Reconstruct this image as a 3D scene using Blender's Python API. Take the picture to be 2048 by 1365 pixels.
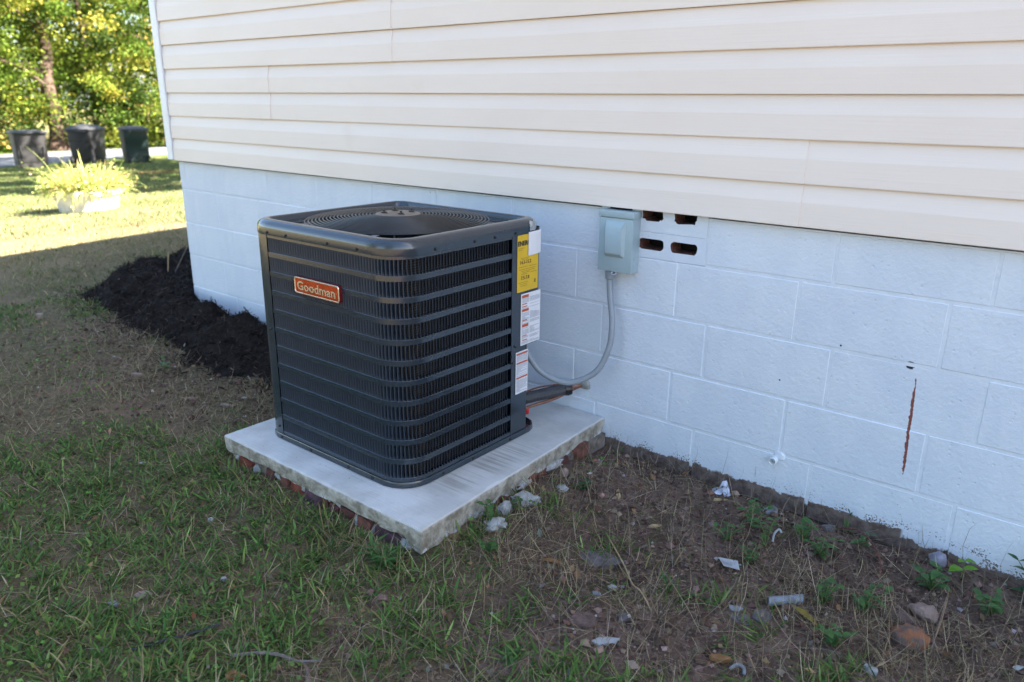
import bpy, bmesh, math, random
import numpy as np
from mathutils import Vector, Matrix

for o in list(bpy.data.objects): bpy.data.objects.remove(o)
scene = bpy.context.scene
C = scene.collection
rnd = random.Random(7)
rng = np.random.default_rng(11)
R = math.radians
PI = math.pi

# ------------------------------------------------------------------ camera
cam_d = bpy.data.cameras.new('camera'); cam = bpy.data.objects.new('camera', cam_d); C.objects.link(cam)
CAM = Vector((1.5544, -2.3049, 0.4947))
yaw, pitch, roll = R(-38.878), R(-17.519), R(0.56)
f = Vector((math.sin(yaw)*math.cos(pitch), math.cos(yaw)*math.cos(pitch), math.sin(pitch)))
r = Vector((math.cos(yaw), -math.sin(yaw), 0)); u = r.cross(f)
r2 = r*math.cos(roll)+u*math.sin(roll); u2 = -r*math.sin(roll)+u*math.cos(roll)
cam.matrix_world = Matrix(((r2.x, u2.x, -f.x, CAM.x), (r2.y, u2.y, -f.y, CAM.y), (r2.z, u2.z, -f.z, CAM.z), (0, 0, 0, 1)))
cam_d.sensor_width = 36; cam_d.lens = 26.77; cam_d.clip_end = 600; cam_d.clip_start = 0.05
cam_d.dof.use_dof = True; cam_d.dof.focus_distance = 2.35; cam_d.dof.aperture_fstop = 3.2
scene.camera = cam

# ------------------------------------------------------------------ light
SUN_EL = R(43.3); sx, sy = 0.87, 0.493           # the sun stands beyond the house, to the right
world = bpy.data.worlds.new('World'); scene.world = world; world.use_nodes = True
wn = world.node_tree
sky = wn.nodes.new('ShaderNodeTexSky'); sky.sky_type = 'NISHITA'; sky.sun_disc = False
sky.sun_elevation = SUN_EL; sky.sun_rotation = math.atan2(sx, sy); sky.air_density = 1.0; sky.dust_density = 1.5; sky.ozone_density = 1.0
bg = wn.nodes['Background']; bg.inputs['Strength'].default_value = 0.06
wn.links.new(sky.outputs[0], bg.inputs[0])
sun_d = bpy.data.lights.new('sun', 'SUN'); sun_d.energy = 5.0; sun_d.angle = R(0.53); sun_d.color = (1, .93, .82)
sun = bpy.data.objects.new('sun', sun_d); C.objects.link(sun)
sd = Vector((sx*math.cos(SUN_EL), sy*math.cos(SUN_EL), math.sin(SUN_EL)))
sun.rotation_euler = sd.to_track_quat('Z', 'Y').to_euler(); sun.location = (6, 4, 12)
vs = scene.view_settings; vs.view_transform = 'Standard'; vs.look = 'None'; vs.gamma = 1; vs.exposure = 3.36
vs.use_curve_mapping = False
cy_ = scene.cycles; cy_.max_bounces = 6; cy_.diffuse_bounces = 4; cy_.glossy_bounces = 3; cy_.transmission_bounces = 3; cy_.caustics_reflective = False; cy_.caustics_refractive = False

# ------------------------------------------------------------------ node helpers
class X:
    def __init__(s, nt, k): s.nt = nt; s.k = k
    def _m(s, op, *a, clamp=False):
        n = s.nt.nodes.new('ShaderNodeMath'); n.operation = op; n.use_clamp = clamp
        for i, v in enumerate((s,)+a):
            if isinstance(v, X): s.nt.links.new(v.k, n.inputs[i])
            else: n.inputs[i].default_value = v
        return X(s.nt, n.outputs[0])
    def __add__(s, o): return s._m('ADD', o)
    __radd__ = __add__
    def __sub__(s, o): return s._m('SUBTRACT', o)
    def __rsub__(s, o): return (s*-1)+o
    def __mul__(s, o): return s._m('MULTIPLY', o)
    __rmul__ = __mul__
    def abs(s): return s._m('ABSOLUTE')
    def max(s, o): return s._m('MAXIMUM', o)
    def min(s, o): return s._m('MINIMUM', o)
    def ss(s, a, b, lo=0., hi=1.):
        n = s.nt.nodes.new('ShaderNodeMapRange'); n.interpolation_type = 'SMOOTHSTEP'
        if a > b: a, b, lo, hi = b, a, hi, lo
        for i, v in enumerate((None, a, b, lo, hi)):
            if v is not None: n.inputs[i].default_value = v
        s.nt.links.new(s.k, n.inputs[0]); return X(s.nt, n.outputs[0])

class Mat:
    def __init__(s, name, color=(.5, .5, .5), rough=.6, metal=0., spec=.5):
        s.m = bpy.data.materials.new(name); s.m.use_nodes = True; s.nt = s.m.node_tree
        s.b = s.nt.nodes['Principled BSDF']
        s.b.inputs['Base Color'].default_value = (*color, 1); s.b.inputs['Roughness'].default_value = rough
        s.b.inputs['Metallic'].default_value = metal; s.b.inputs['Specular IOR Level'].default_value = spec
    def geo(s):
        if not hasattr(s, 'pos'):
            g = s.nt.nodes.new('ShaderNodeNewGeometry'); s.pos = g.outputs['Position']
            sp = s.nt.nodes.new('ShaderNodeSeparateXYZ'); s.nt.links.new(s.pos, sp.inputs[0])
            s.x, s.y, s.z = (X(s.nt, sp.outputs[i]) for i in range(3))
        return s
    def obj(s):
        t = s.nt.nodes.new('ShaderNodeTexCoord'); return t.outputs['Object']
    def scaled(s, v, sc):
        n = s.nt.nodes.new('ShaderNodeVectorMath'); n.operation = 'MULTIPLY'; n.inputs[1].default_value = sc
        s.nt.links.new(v, n.inputs[0]); return n.outputs[0]
    def noise(s, v, scale, detail=4, rough=.55, dist=0.):
        n = s.nt.nodes.new('ShaderNodeTexNoise'); n.inputs['Scale'].default_value = scale; n.inputs['Detail'].default_value = detail
        n.inputs['Roughness'].default_value = rough; n.inputs['Distortion'].default_value = dist
        s.nt.links.new(v, n.inputs['Vector']); return X(s.nt, n.outputs[0])
    def voro(s, v, scale, out='Distance', feature='F1'):
        n = s.nt.nodes.new('ShaderNodeTexVoronoi'); n.feature = feature; n.inputs['Scale'].default_value = scale
        s.nt.links.new(v, n.inputs['Vector'])
        if out == 'Color':
            sp = s.nt.nodes.new('ShaderNodeSeparateColor'); s.nt.links.new(n.outputs['Color'], sp.inputs[0]); return X(s.nt, sp.outputs[0])
        return X(s.nt, n.outputs[out])
    def rgb(s, c):
        n = s.nt.nodes.new('ShaderNodeRGB'); n.outputs[0].default_value = (*c, 1); return n.outputs[0]
    def mix(s, fac, a, b, mode='MIX'):
        n = s.nt.nodes.new('ShaderNodeMix'); n.data_type = 'RGBA'; n.blend_type = mode
        if isinstance(fac, X): s.nt.links.new(fac.k, n.inputs[0])
        else: n.inputs[0].default_value = fac
        for i, c in ((6, a), (7, b)):
            if isinstance(c, tuple): n.inputs[i].default_value = (*c, 1)
            else: s.nt.links.new(c, n.inputs[i])
        return n.outputs[2]
    def color(s, c): s.nt.links.new(c, s.b.inputs['Base Color']); return s
    def rough(s, x): s.nt.links.new(x.k, s.b.inputs['Roughness']); return s
    def bump(s, h, strength=.3, dist=.01):
        n = s.nt.nodes.new('ShaderNodeBump'); n.inputs['Strength'].default_value = strength; n.inputs['Distance'].default_value = dist
        s.nt.links.new(h.k, n.inputs['Height']); s.nt.links.new(n.outputs[0], s.b.inputs['Normal']); return s

def simple(name, color, rough=.6, metal=0., spec=.5, var=.25, scale=20, bump=0., bscale=None, bdist=.004):
    m = Mat(name, color, rough, metal, spec); o = m.geo().pos
    n = m.noise(o, scale)
    if var: m.color(m.mix(n.ss(.3, .7), tuple(c*(1-var) for c in color), tuple(min(1, c*(1+var)) for c in color)))
    if bump: m.bump(m.noise(o, bscale or scale*4, 5), bump, bdist)
    return m.m

# ---- materials
M = {}
def build_materials():
    m = Mat('vinyl_siding', rough=.42, spec=.4).geo()
    g = m.noise(m.scaled(m.pos, (3, 3, 160)), 1.0, 5, .6); st = m.noise(m.scaled(m.pos, (1.2, 1, 3)), 1.6, 4)
    c = m.mix(st.ss(.35, .75), (.80, .705, .635), (.775, .675, .60))
    sm = m.noise(m.pos, 4.5, 3).ss(.62, .78)*.16
    c = m.mix(sm, c, (.62, .47, .36))
    m.color(c); m.bump(g, .22, .003); M['siding'] = m.m
    M['trim'] = simple('white_vinyl_trim', (.78, .79, .80), .4, var=.03)
    # painted block
    m = Mat('painted_block', rough=.55, spec=.35).geo()
    n1 = m.noise(m.pos, 70, 6, .65); n2 = m.noise(m.pos, 9, 4); pit = m.voro(m.pos, 55); pitr = m.voro(m.pos, 55, 'Color')
    big = m.noise(m.pos, 2.2, 3)
    roll = m.noise(m.scaled(m.pos, (14, 14, 5)), 1.0, 4)
    c = m.mix((big*.6+roll*.4).ss(.35, .65), (.61, .665, .745), (.68, .725, .785))
    pits = pit.ss(.26, .10)*pitr.ss(.72, .80)
    holes = m.voro(m.pos, 24).ss(.085, .055)*m.voro(m.pos, 24, 'Color').ss(.93, .95)
    c = m.mix((pits*.06).max(holes), c, (.035, .03, .035))
    wob = m.noise(m.pos, 90, 3)-.5; wob2 = m.noise(m.pos, 14, 3)-.5
    # rust run below a nail hole
    xc = 1.172+(m.z+.25)*-.034
    wid = m.z.ss(-.570, -.50, 0, .0042)*m.z.ss(-.225, -.33, 0, 1)
    rust = ((m.x-xc+wob*.003+(m.noise(m.pos, 16, 2)-.5)*.007).abs()-wid-wob*.010).ss(.0006, -.0006)*m.z.ss(-.552, -.54)*m.z.ss(-.24, -.255)
    c = m.mix(rust, c, (.22, .065, .050))
    nail = (((m.x-1.152)*(m.x-1.152)+(m.z+.213)*(m.z+.213))+wob*.0003).ss(.00016, .00008)
    c = m.mix(nail, c, (.03, .02, .03))
    # bare, muddy strip along the foot of the wall with splashes above it
    inx = m.x.ss(.10, .14)*m.x.ss(1.212, 1.202)
    strip = (m.z+.726+wob2*.05+wob*.022).ss(.003, -.003)*inx
    foot = (m.z+.752+wob2*.05+wob*.03).ss(.004, -.004)*m.x.ss(.1, .2)
    sp = m.voro(m.pos, 110); spr = m.voro(m.pos, 110, 'Color'); clus = m.noise(m.pos, 11, 2)
    amt = m.z.ss(-.660, -.735)*clus.ss(.38, .62)*m.x.ss(.15, .2)
    splash = (m.noise(m.pos, 170, 3, .6)-.78+amt*.30).ss(0, .02)
    colx = ((m.x-1.205).abs()).ss(.05, .02)*m.z.ss(-.60, -.66)*m.z.ss(-.5, -.52, 1, 1)*.5
    splash2 = (m.noise(m.pos, 140, 3, .6)-.78+colx*.5*clus.ss(.4, .6)).ss(0, .02)
    mudc = m.mix(m.noise(m.pos, 40, 4).ss(.3, .7), (.10, .070, .058), (.21, .160, .138))
    c = m.mix(strip.max(foot).max(splash).max(splash2), c, mudc)
    m.color(c)
    h = n1*1.0+n2*.9-pits*.3-holes*1.2+strip*.4
    m.bump(h, .55, .005); M['block'] = m.m
    m = Mat('painted_mortar', rough=.6, spec=.3).geo()
    c = m.mix(m.noise(m.pos, 12, 3).ss(.3, .7), (.62, .675, .745), (.70, .74, .80))
    foot = (m.z+.74+(m.noise(m.pos, 25, 3)-.5)*.06).ss(.004, -.004)*m.x.ss(.1, .2)
    wob = m.noise(m.pos, 90, 3)-.5
    wid = m.z.ss(-.570, -.50, 0, .0042)*m.z.ss(-.225, -.33, 0, 1)
    rust = ((m.x-(1.172+(m.z+.25)*-.034)+wob*.003+(m.noise(m.pos, 16, 2)-.5)*.007).abs()-wid-wob*.010).ss(.0008, -.0008)*m.z.ss(-.555, -.54)*m.z.ss(-.24, -.255)
    c = m.mix(rust, c, (.22, .065, .050))
    m.color(m.mix(foot, c, (.07, .048, .04))); m.bump(m.noise(m.pos, 60, 5), .5, .005); M['mortar'] = m.m
    M['void'] = simple('dark_cavity', (.02, .016, .015), .9, var=.2)
    M['brick_core'] = simple('fired_clay', (.13, .052, .038), .85, var=.35, scale=60, bump=.4)
    M['roof'] = simple('asphalt_shingle', (.09, .085, .08), .9, var=.3, scale=30, bump=.4)
    # ac
    m = Mat('slate_paint', (.060, .070, .078), .30, 0, .5).geo()
    m.color(m.mix(m.noise(m.pos, 14, 4).ss(.3, .75), (.019, .028, .039), (.024, .034, .045)))
    m.rough(m.noise(m.pos, 26, 4).ss(.25, .8, .16, .28)); m.bump(m.noise(m.pos, 420, 2), .03, .001); m.b.inputs['Coat Weight'].default_value = .55; m.b.inputs['Coat IOR'].default_value = 1.55; m.b.inputs['Coat Roughness'].default_value = .12; M['ac'] = m.m
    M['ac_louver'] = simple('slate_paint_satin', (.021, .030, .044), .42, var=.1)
    M['ac_dark'] = simple('black_steel', (.022, .021, .021), .32, var=.2)
    M['black_plastic'] = simple('black_plastic', (.012, .012, .013), .45, var=.2)
    m = Mat('coil_fins', (.05, .045, .04), .5, .3).geo()
    w = m.nt.nodes.new('ShaderNodeTexWave'); w.bands_direction = 'Z'; w.inputs['Scale'].default_value = 42; m.nt.links.new(m.pos, w.inputs[0])
    m.color(m.mix(X(m.nt, w.outputs[0]).ss(.3, .8), (.022, .018, .016), (.10, .09, .08))); M['coil'] = m.m
    M['motor_plate'] = simple('brown_grey_steel', (.20, .16, .125), .5, .2, var=.15)
    M['steel'] = simple('galvanised_steel', (.55, .57, .6), .35, .8, var=.15)
    M['badge_red'] = simple('red_foil', (.55, .09, .03), .25, .75, var=.12)
    M['badge_gold'] = simple('pale_gold_foil', (.92, .80, .60), .22, .85, var=.05)
    M['badge_edge'] = simple('dark_red_plastic', (.12, .008, .01), .35)
    M['label_yellow'] = simple('yellow_label', (.66, .42, .02), .45, var=.05)
    M['label_white'] = simple('white_label', (.70, .70, .72), .45, var=.04)
    M['label_red'] = simple('rust_red_print', (.45, .085, .03), .5, var=.05)
    M['ink'] = simple('black_ink', (.02, .018, .015), .6, var=0)
    M['ink_grey'] = simple('grey_print', (.30, .31, .36), .6, var=.1)
    M['ink_olive'] = simple('olive_print', (.24, .17, .02), .6, var=.1)
    M['foil_tear'] = simple('torn_foil_label', (.42, .43, .44), .3, .5, var=.3, scale=90, bump=.5)
    # pad
    m = Mat('concrete', rough=.85, spec=.25).geo()
    br = m.noise(m.scaled(m.pos, (6, 150, 20)), 1.0, 4); n = m.noise(m.pos, 9, 5); fine = m.noise(m.pos, 160, 4)
    c = m.mix(n.ss(.3, .7), (.45, .445, .43), (.56, .555, .54))
    c = m.mix(br.ss(.5, .8)*.35, c, (.30, .295, .28))
    drip = m.noise(m.scaled(m.pos, (1, 70, 1)), 1.0, 3).ss(.42, .55)*((m.y+.60).abs()).ss(.27, .12)*((m.x-.075).abs()).ss(.09, .02)
    c = m.mix(drip*.38, c, (.10, .085, .065))
    stain = m.noise(m.pos, 3.2, 5, .6).ss(.50, .68)*.30+m.noise(m.pos, 14, 5, .7).ss(.56, .72)*.18
    c = m.mix(stain, c, (.27, .24, .19))
    side = m.z.ss(-.651, -.656)
    sc = m.mix(m.noise(m.pos, 22, 6, .65).ss(.35, .65), (.20, .175, .135), (.43, .40, .34))
    pale = m.noise(m.pos, 38, 4).ss(.55, .62)*m.z.ss(-.685, -.71)
    sc = m.mix(pale, sc, (.55, .56, .57))
    c = m.mix(side, c, sc)
    spk = m.voro(m.pos, 40).ss(.10, .06)*m.voro(m.pos, 40, 'Color').ss(.93, .95)
    c = m.mix(spk*.8, c, (.06, .04, .03))
    m.color(c); m.bump(br*.5+fine*.3+m.noise(m.pos, 60, 6)*side*3.0, .5, .005); M['concrete'] = m.m
    M['mortar_blob'] = simple('lime_mortar', (.33, .33, .32), .9, var=.2, scale=60, bump=.7, bscale=140)
    M['bed'] = simple('crumbling_bed', (.17, .14, .115), .95, var=.4, scale=40, bump=.9, bscale=90)
    for k, c in (('brick_red', (.22, .05, .03)), ('brick_purple', (.085, .04, .055)), ('brick_brown', (.15, .055, .038)), ('brick_dark', (.10, .035, .03))):
        M[k] = simple(k, c, .85, var=.4, scale=35, bump=.6, bscale=120)
    M['box_grey'] = simple('grey_green_enamel', (.33, .42, .45), .38, var=.04)
    M['conduit'] = simple('grey_pvc_conduit', (.25, .28, .31), .4, var=.05)
    M['pipe_grey'] = simple('dusty_grey_pvc', (.19, .21, .24), .6, var=.25, scale=40)
    M['foam'] = simple('black_pipe_foam', (.012, .011, .012), .6, var=.2, scale=60, bump=.3)
    M['tape'] = simple('black_tape', (.01, .01, .011), .35, var=.2)
    M['flex'] = simple('grey_flex_sleeve', (.045, .045, .05), .35, var=.2)
    M['copper'] = simple('copper', (.22, .105, .07), .5, .4, var=.25, scale=50)
    M['red_cap'] = simple('red_plastic', (.45, .02, .02), .4)
    M['pvc'] = simple('white_pvc', (.74, .76, .76), .4, var=.04)
    # ground
    m = Mat('soil', rough=.95, spec=.15).geo()
    n = m.noise(m.pos, 7, 6, .65); n2 = m.noise(m.pos, 45, 5, .65); n3 = m.noise(m.pos, 1.4, 3)
    c = m.mix(n.ss(.3, .7), (.080, .053, .040), (.16, .105, .080))
    c = m.mix(n2.ss(.45, .75)*.7, c, (.24, .18, .14))
    # lawn litter away from the bare soil by the wall
    lawn = (m.x*-1+.15+(n3-.5)*1.2+m.y*-.5).ss(-.1, .6)
    lc = m.mix(n2.ss(.35, .65), (.070, .064, .030), (.16, .125, .065))
    lc = m.mix(m.noise(m.pos, 2.6, 4).ss(.50, .66), lc, (.17, .115, .072))
    c = m.mix(lawn*.8, c, lc)
    strip_ = m.x.ss(-2.0, -12.0); c = m.mix(strip_*.8, c, m.mix(n2.ss(.3, .7), (.15, .155, .065), (.23, .20, .11)))
    far = m.x.ss(-9, -15)
    c = m.mix(far, c, m.mix(m.noise(m.pos, .8, 5).ss(.35, .65), (.055, .085, .018), (.11, .12, .035)))
    red = ((m.x+17.4).abs()).ss(1.0, .4)*((m.y-7.6).abs()).ss(1.3, .8)*m.noise(m.pos, 2, 3).ss(.35, .5)
    c = m.mix(red, c, (.20, .07, .035))
    verge = (m.x*.927+m.y*.376).ss(-24.9, -25.8)
    c = m.mix(verge*m.noise(m.pos, .6, 4).ss(.4, .6), c, (.22, .17, .08))
    m.color(c); m.bump(n*.6+n2, .8, .02); M['soil'] = m.m
    M['asphalt'] = simple('asphalt', (.11, .115, .125), .85, var=.15, scale=6, bump=.3, bscale=90)
    M['mulch'] = simple('black_mulch', (.016, .0115, .010), .95, spec=.12, var=.45, scale=40, bump=1.0, bscale=90, bdist=.02)
    def leafmat(name, trans=.35, rough=.55, attr=True, color=(.1, .15, .03)):
        m = Mat(name, color, rough, 0, .12 if attr else .3); nt = m.nt
        if attr:
            a = nt.nodes.new('ShaderNodeVertexColor'); a.layer_name = 'Col'; src = a.outputs[0]; nt.links.new(src, m.b.inputs['Base Color'])
        else:
            n = m.noise(m.geo().pos, 60, 3); src = m.mix(n.ss(.3, .7), tuple(v*.8 for v in color), tuple(v*1.2 for v in color)); m.color(src)
        t = nt.nodes.new('ShaderNodeBsdfTranslucent'); nt.links.new(src, t.inputs[0])
        mx = nt.nodes.new('ShaderNodeMixShader'); mx.inputs[0].default_value = trans
        nt.links.new(m.b.outputs[0], mx.inputs[1]); nt.links.new(t.outputs[0], mx.inputs[2])
        nt.links.new(mx.outputs[0], nt.nodes['Material Output'].inputs[0]); return m.m
    M['leaf'] = leafmat('foliage', .33); M['grass'] = leafmat('grass_blades', .25, .75)
    M['straw'] = leafmat('dry_straw', .1, .8); M['shred'] = leafmat('bark_shreds', 0., .9)
    M['crumb'] = leafmat('soil_crumbs', 0., .95)
    M['weed'] = leafmat('weed_leaf', .25, .45, False, (.060, .135, .036)); M['weed_bright'] = leafmat('young_leaf', .35, .4, False, (.16, .36, .025))
    M['weed_dark'] = leafmat('dark_leaf', .15, .35, False, (.028, .08, .026)); M['stem'] = simple('green_stem', (.13, .15, .05), .6)
    M['bark'] = simple('bark', (.075, .046, .032), .9, var=.4, scale=12, bump=.9, bscale=30, bdist=.04)
    M['dry_leaf'] = leafmat('dry_leaf', .15, .6, False, (.24, .125, .05)); M['yellow_leaf'] = leafmat('yellowing_leaf', .2, .5, False, (.22, .17, .03))
    M['slate'] = simple('grey_slate', (.12, .105, .105), .8, var=.25, scale=50, bump=.5, bscale=130)
    M['slate_blue'] = simple('blue_grey_shard', (.19, .205, .23), .6, var=.2, scale=50, bump=.3)
    M['brown_stone'] = simple('brown_stone', (.12, .075, .062), .9, var=.3, scale=60, bump=.6, bscale=150)
    M['white_shard'] = simple('white_shard', (.34, .35, .36), .55, var=.12, scale=60, bump=.2)
    M['plaster'] = simple('broken_plaster', (.30, .30, .29), .9, var=.2, scale=60, bump=.8, bscale=120)
    M['pink_stone'] = simple('pink_stone', (.24, .165, .135), .8, var=.2, scale=50, bump=.4)
    m = Mat('rusty_stone', rough=.9).geo(); n = m.noise(m.pos, 28, 5)
    m.color(m.mix(n.ss(.5, .62), (.13, .085, .07), (.24, .095, .045))); m.bump(m.noise(m.pos, 90, 5), .7, .006); M['rusty'] = m.m
    M['quartz'] = simple('milky_quartz', (.24, .23, .29), .45, var=.3, scale=50, bump=.4)
    M['wood_chip'] = simple('pale_wood', (.36, .26, .14), .8, var=.2, scale=60)
    M['twig'] = simple('weathered_twig', (.14, .12, .105), .9, var=.3, scale=80, bump=.4)
    M['cable'] = simple('black_cable', (.012, .013, .018), .5)
    M['film'] = simple('crumpled_film', (.50, .52, .60), .3, var=.15, scale=40)
    M['planter'] = simple('whitewashed_concrete', (.66, .64, .60), .8, var=.12, scale=12, bump=.3)
    M['potting'] = simple('potting_soil', (.04, .03, .02), .95)
    M['can_grey'] = simple('charcoal_plastic', (.026, .024, .025), .55, var=.15)
    M['can_black'] = simple('black_bin_plastic', (.012, .012, .014), .45, var=.15)
    M['can_green'] = simple('dark_green_plastic', (.011, .025, .024), .5, var=.15)
    M['lid_grey'] = simple('grey_lid_plastic', (.045, .045, .048), .5, var=.1)
    M['tyre'] = simple('tyre_rubber', (.012, .012, .012), .8)
    M['sticker'] = simple('pale_sticker', (.45, .48, .55), .4)
build_materials()

# ------------------------------------------------------------------ mesh helpers
W = {}
def reg(o, origin, parent):
    W[o.name] = Vector(origin)
    o.parent = parent
    o.location = Vector(origin)-(W[parent.name] if parent else Vector((0, 0, 0)))
    C.objects.link(o); return o
def mk(name, V, F, mat, parent=None, smooth=False, origin=None, mats=None, fmat=None):
    V = [tuple(v) for v in V]
    if origin is None:
        if parent: origin = W[parent.name]
        else:
            a = np.array(V); lo, hi = a.min(0), a.max(0); origin = ((lo[0]+hi[0])/2, (lo[1]+hi[1])/2, lo[2])
    me = bpy.data.meshes.new(name)
    me.from_pydata([(v[0]-origin[0], v[1]-origin[1], v[2]-origin[2]) for v in V], [], F)
    for mm in (mats or [mat]): me.materials.append(M[mm])
    if fmat: me.polygons.foreach_set('material_index', fmat)
    if smooth: me.polygons.foreach_set('use_smooth', [True]*len(F))
    return reg(bpy.data.objects.new(name, me), origin, parent)
def inst(name, src, origin, parent, rot=None, scale=None):
    o = bpy.data.objects.new(name, src.data); reg(o, origin, parent)
    if rot: o.rotation_euler = rot
    if scale: o.scale = scale
    return o
def tag(o, label, cat, group=None):
    o['label'] = label; o['category'] = cat
    if group: o['group'] = group
    return o
def thing(name, label, cat, loc, group=None):
    o = bpy.data.objects.new(name, None); o.empty_display_size = .1; reg(o, loc, None); return tag(o, label, cat, group)
def structure(o): o['kind'] = 'structure'; return o
def stuff(o): o['kind'] = 'stuff'; return o

class G:
    """collects geometry"""
    def __init__(s): s.V = []; s.F = []
    def add(s, V, F):
        n = len(s.V); s.V += [tuple(v) for v in V]; s.F += [tuple(i+n for i in q) for q in F]; return s
    def box(s, x0, x1, y0, y1, z0, z1, bev=0.):
        if bev <= 0:
            V = [(x, y, z) for z in (z0, z1) for y in (y0, y1) for x in (x0, x1)]
            return s.add(V, [(0, 2, 3, 1), (4, 5, 7, 6), (0, 1, 5, 4), (2, 6, 7, 3), (0, 4, 6, 2), (1, 3, 7, 5)])
        bm = bmesh.new(); bmesh.ops.create_cube(bm, size=1)
        for v in bm.verts: v.co = Vector(((x0+x1)/2+v.co.x*(x1-x0), (y0+y1)/2+v.co.y*(y1-y0), (z0+z1)/2+v.co.z*(z1-z0)))
        bmesh.ops.bevel(bm, geom=bm.edges[:], offset=bev, segments=2, profile=.6, affect='EDGES')
        return s.bm(bm)
    def bm(s, bm):
        bm.verts.ensure_lookup_table(); bm.verts.index_update()
        s.add([v.co[:] for v in bm.verts], [[v.index for v in q.verts] for q in bm.faces]); bm.free(); return s
    def tube(s, pts, rad, n=10, cap=True):
        pts = [Vector(p) for p in pts]; k = len(pts)
        rads = rad if isinstance(rad, (list, tuple)) else [rad]*k
        up = Vector((0, 0, 1)); V = []; F = []
        prev = None
        for i, p in enumerate(pts):
            t = (pts[min(i+1, k-1)]-pts[max(i-1, 0)]).normalized()
            if prev is None:
                a = t.cross(up); a = t.cross(Vector((1, 0, 0))) if a.length < .1 else a
            else: a = prev-t*prev.dot(t)
            a.normalize(); prev = a; b = t.cross(a)
            for j in range(n):
                th = 2*PI*j/n; V.append(p+(a*math.cos(th)+b*math.sin(th))*rads[i])
        for i in range(k-1):
            for j in range(n): F.append((i*n+j, i*n+(j+1) % n, (i+1)*n+(j+1) % n, (i+1)*n+j))
        if cap: F += [tuple(range(n-1, -1, -1)), tuple(range((k-1)*n, k*n))]
        return s.add(V, F)
    def lathe(s, prof, c, n=32, axis='Z', close=False):
        V = []; F = []
        for (rr, z) in prof:
            for j in range(n):
                a = 2*PI*j/n; x, y = rr*math.cos(a), rr*math.sin(a)
                V.append((c[0]+x, c[1]+y, c[2]+z) if axis == 'Z' else (c[0]+x, c[1]+z, c[2]+y) if axis == 'Y' else (c[0]+z, c[1]+x, c[2]+y))
        k = len(prof)
        for i in range(k-1+(1 if close else 0)):
            for j in range(n):
                i2 = (i+1) % k
                F.append((i*n+j, i*n+(j+1) % n, i2*n+(j+1) % n, i2*n+j))
        return s.add(V, F)
    def loops(s, L, closed=True, cap0=False, cap1=False):
        n = len(L[0]); V = [v for l in L for v in l]; F = []
        for i in range(len(L)-1):
            for j in range(n if closed else n-1): F.append((i*n+j, i*n+(j+1) % n, (i+1)*n+(j+1) % n, (i+1)*n+j))
        if cap0: F.append(tuple(range(n-1, -1, -1)))
        if cap1: F.append(tuple(range((len(L)-1)*n, len(L)*n)))
        return s.add(V, F)
    def mk(s, name, mat, parent=None, smooth=False, origin=None): return mk(name, s.V, s.F, mat, parent, smooth, origin)
def smooth_angle(o, ang=35):
    me = o.data; me.polygons.foreach_set('use_smooth', [True]*len(me.polygons))
    try: me.set_sharp_from_angle(angle=R(ang))
    except Exception: pass
    return o
def spline(P, n=8):
    P = [Vector(p) for p in P]; out = []
    for i in range(len(P)-1):
        p0, p1, p2, p3 = P[max(i-1, 0)], P[i], P[i+1], P[min(i+2, len(P)-1)]
        for k in range(n):
            t = k/n; out.append(.5*((2*p1)+(p2-p0)*t+(2*p0-5*p1+4*p2-p3)*t*t+(3*p1-p0-3*p2+p3)*t**3))
    return out+[P[-1]]
def plate_holes(outer, holes, y0, y1):
    """wall piece in the XZ plane with through holes; returns verts, faces, material index (1 on hole walls)"""
    bm = bmesh.new(); E = []; rings = []
    for loop in [outer]+holes:
        vs_ = [bm.verts.new((x, y0, z)) for x, z in loop]; rings.append(vs_)
        E += [bm.edges.new((vs_[i], vs_[(i+1) % len(vs_)])) for i in range(len(vs_))]
    bmesh.ops.triangle_fill(bm, use_beauty=True, edges=E)
    bm.verts.index_update(); V = [v.co[:] for v in bm.verts]; F = []
    for q in bm.faces:
        ids = [v.index for v in q.verts]
        if q.normal.y > 0: ids.reverse()
        F.append(tuple(ids))
    ridx = [[v.index for v in rr] for rr in rings]; bm.free(); n = len(V)
    V += [(x, y1, z) for x, _, z in V]; fm = [0]*len(F)
    for q, rr in enumerate(ridx):
        for i in range(len(rr)): a, b = rr[i], rr[(i+1) % len(rr)]; F.append((a, b, b+n, a+n)); fm.append(1 if q else 0)
    return V, F, fm
def text_mesh(body, size, bold=0.):
    cu = bpy.data.curves.new('lettering', 'FONT'); cu.body = body; cu.size = size; cu.align_x = 'CENTER'; cu.align_y = 'CENTER'
    cu.extrude = .0006; cu.offset = bold; cu.resolution_u = 3
    o = bpy.data.objects.new('lettering', cu); C.objects.link(o); bpy.context.view_layer.update()
    me = bpy.data.meshes.new_from_object(o.evaluated_get(bpy.context.evaluated_depsgraph_get()))
    V = [v.co[:] for v in me.vertices]; F = [tuple(p.vertices) for p in me.polygons]
    bpy.data.objects.remove(o); bpy.data.curves.remove(cu); bpy.data.meshes.remove(me); return V, F

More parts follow.
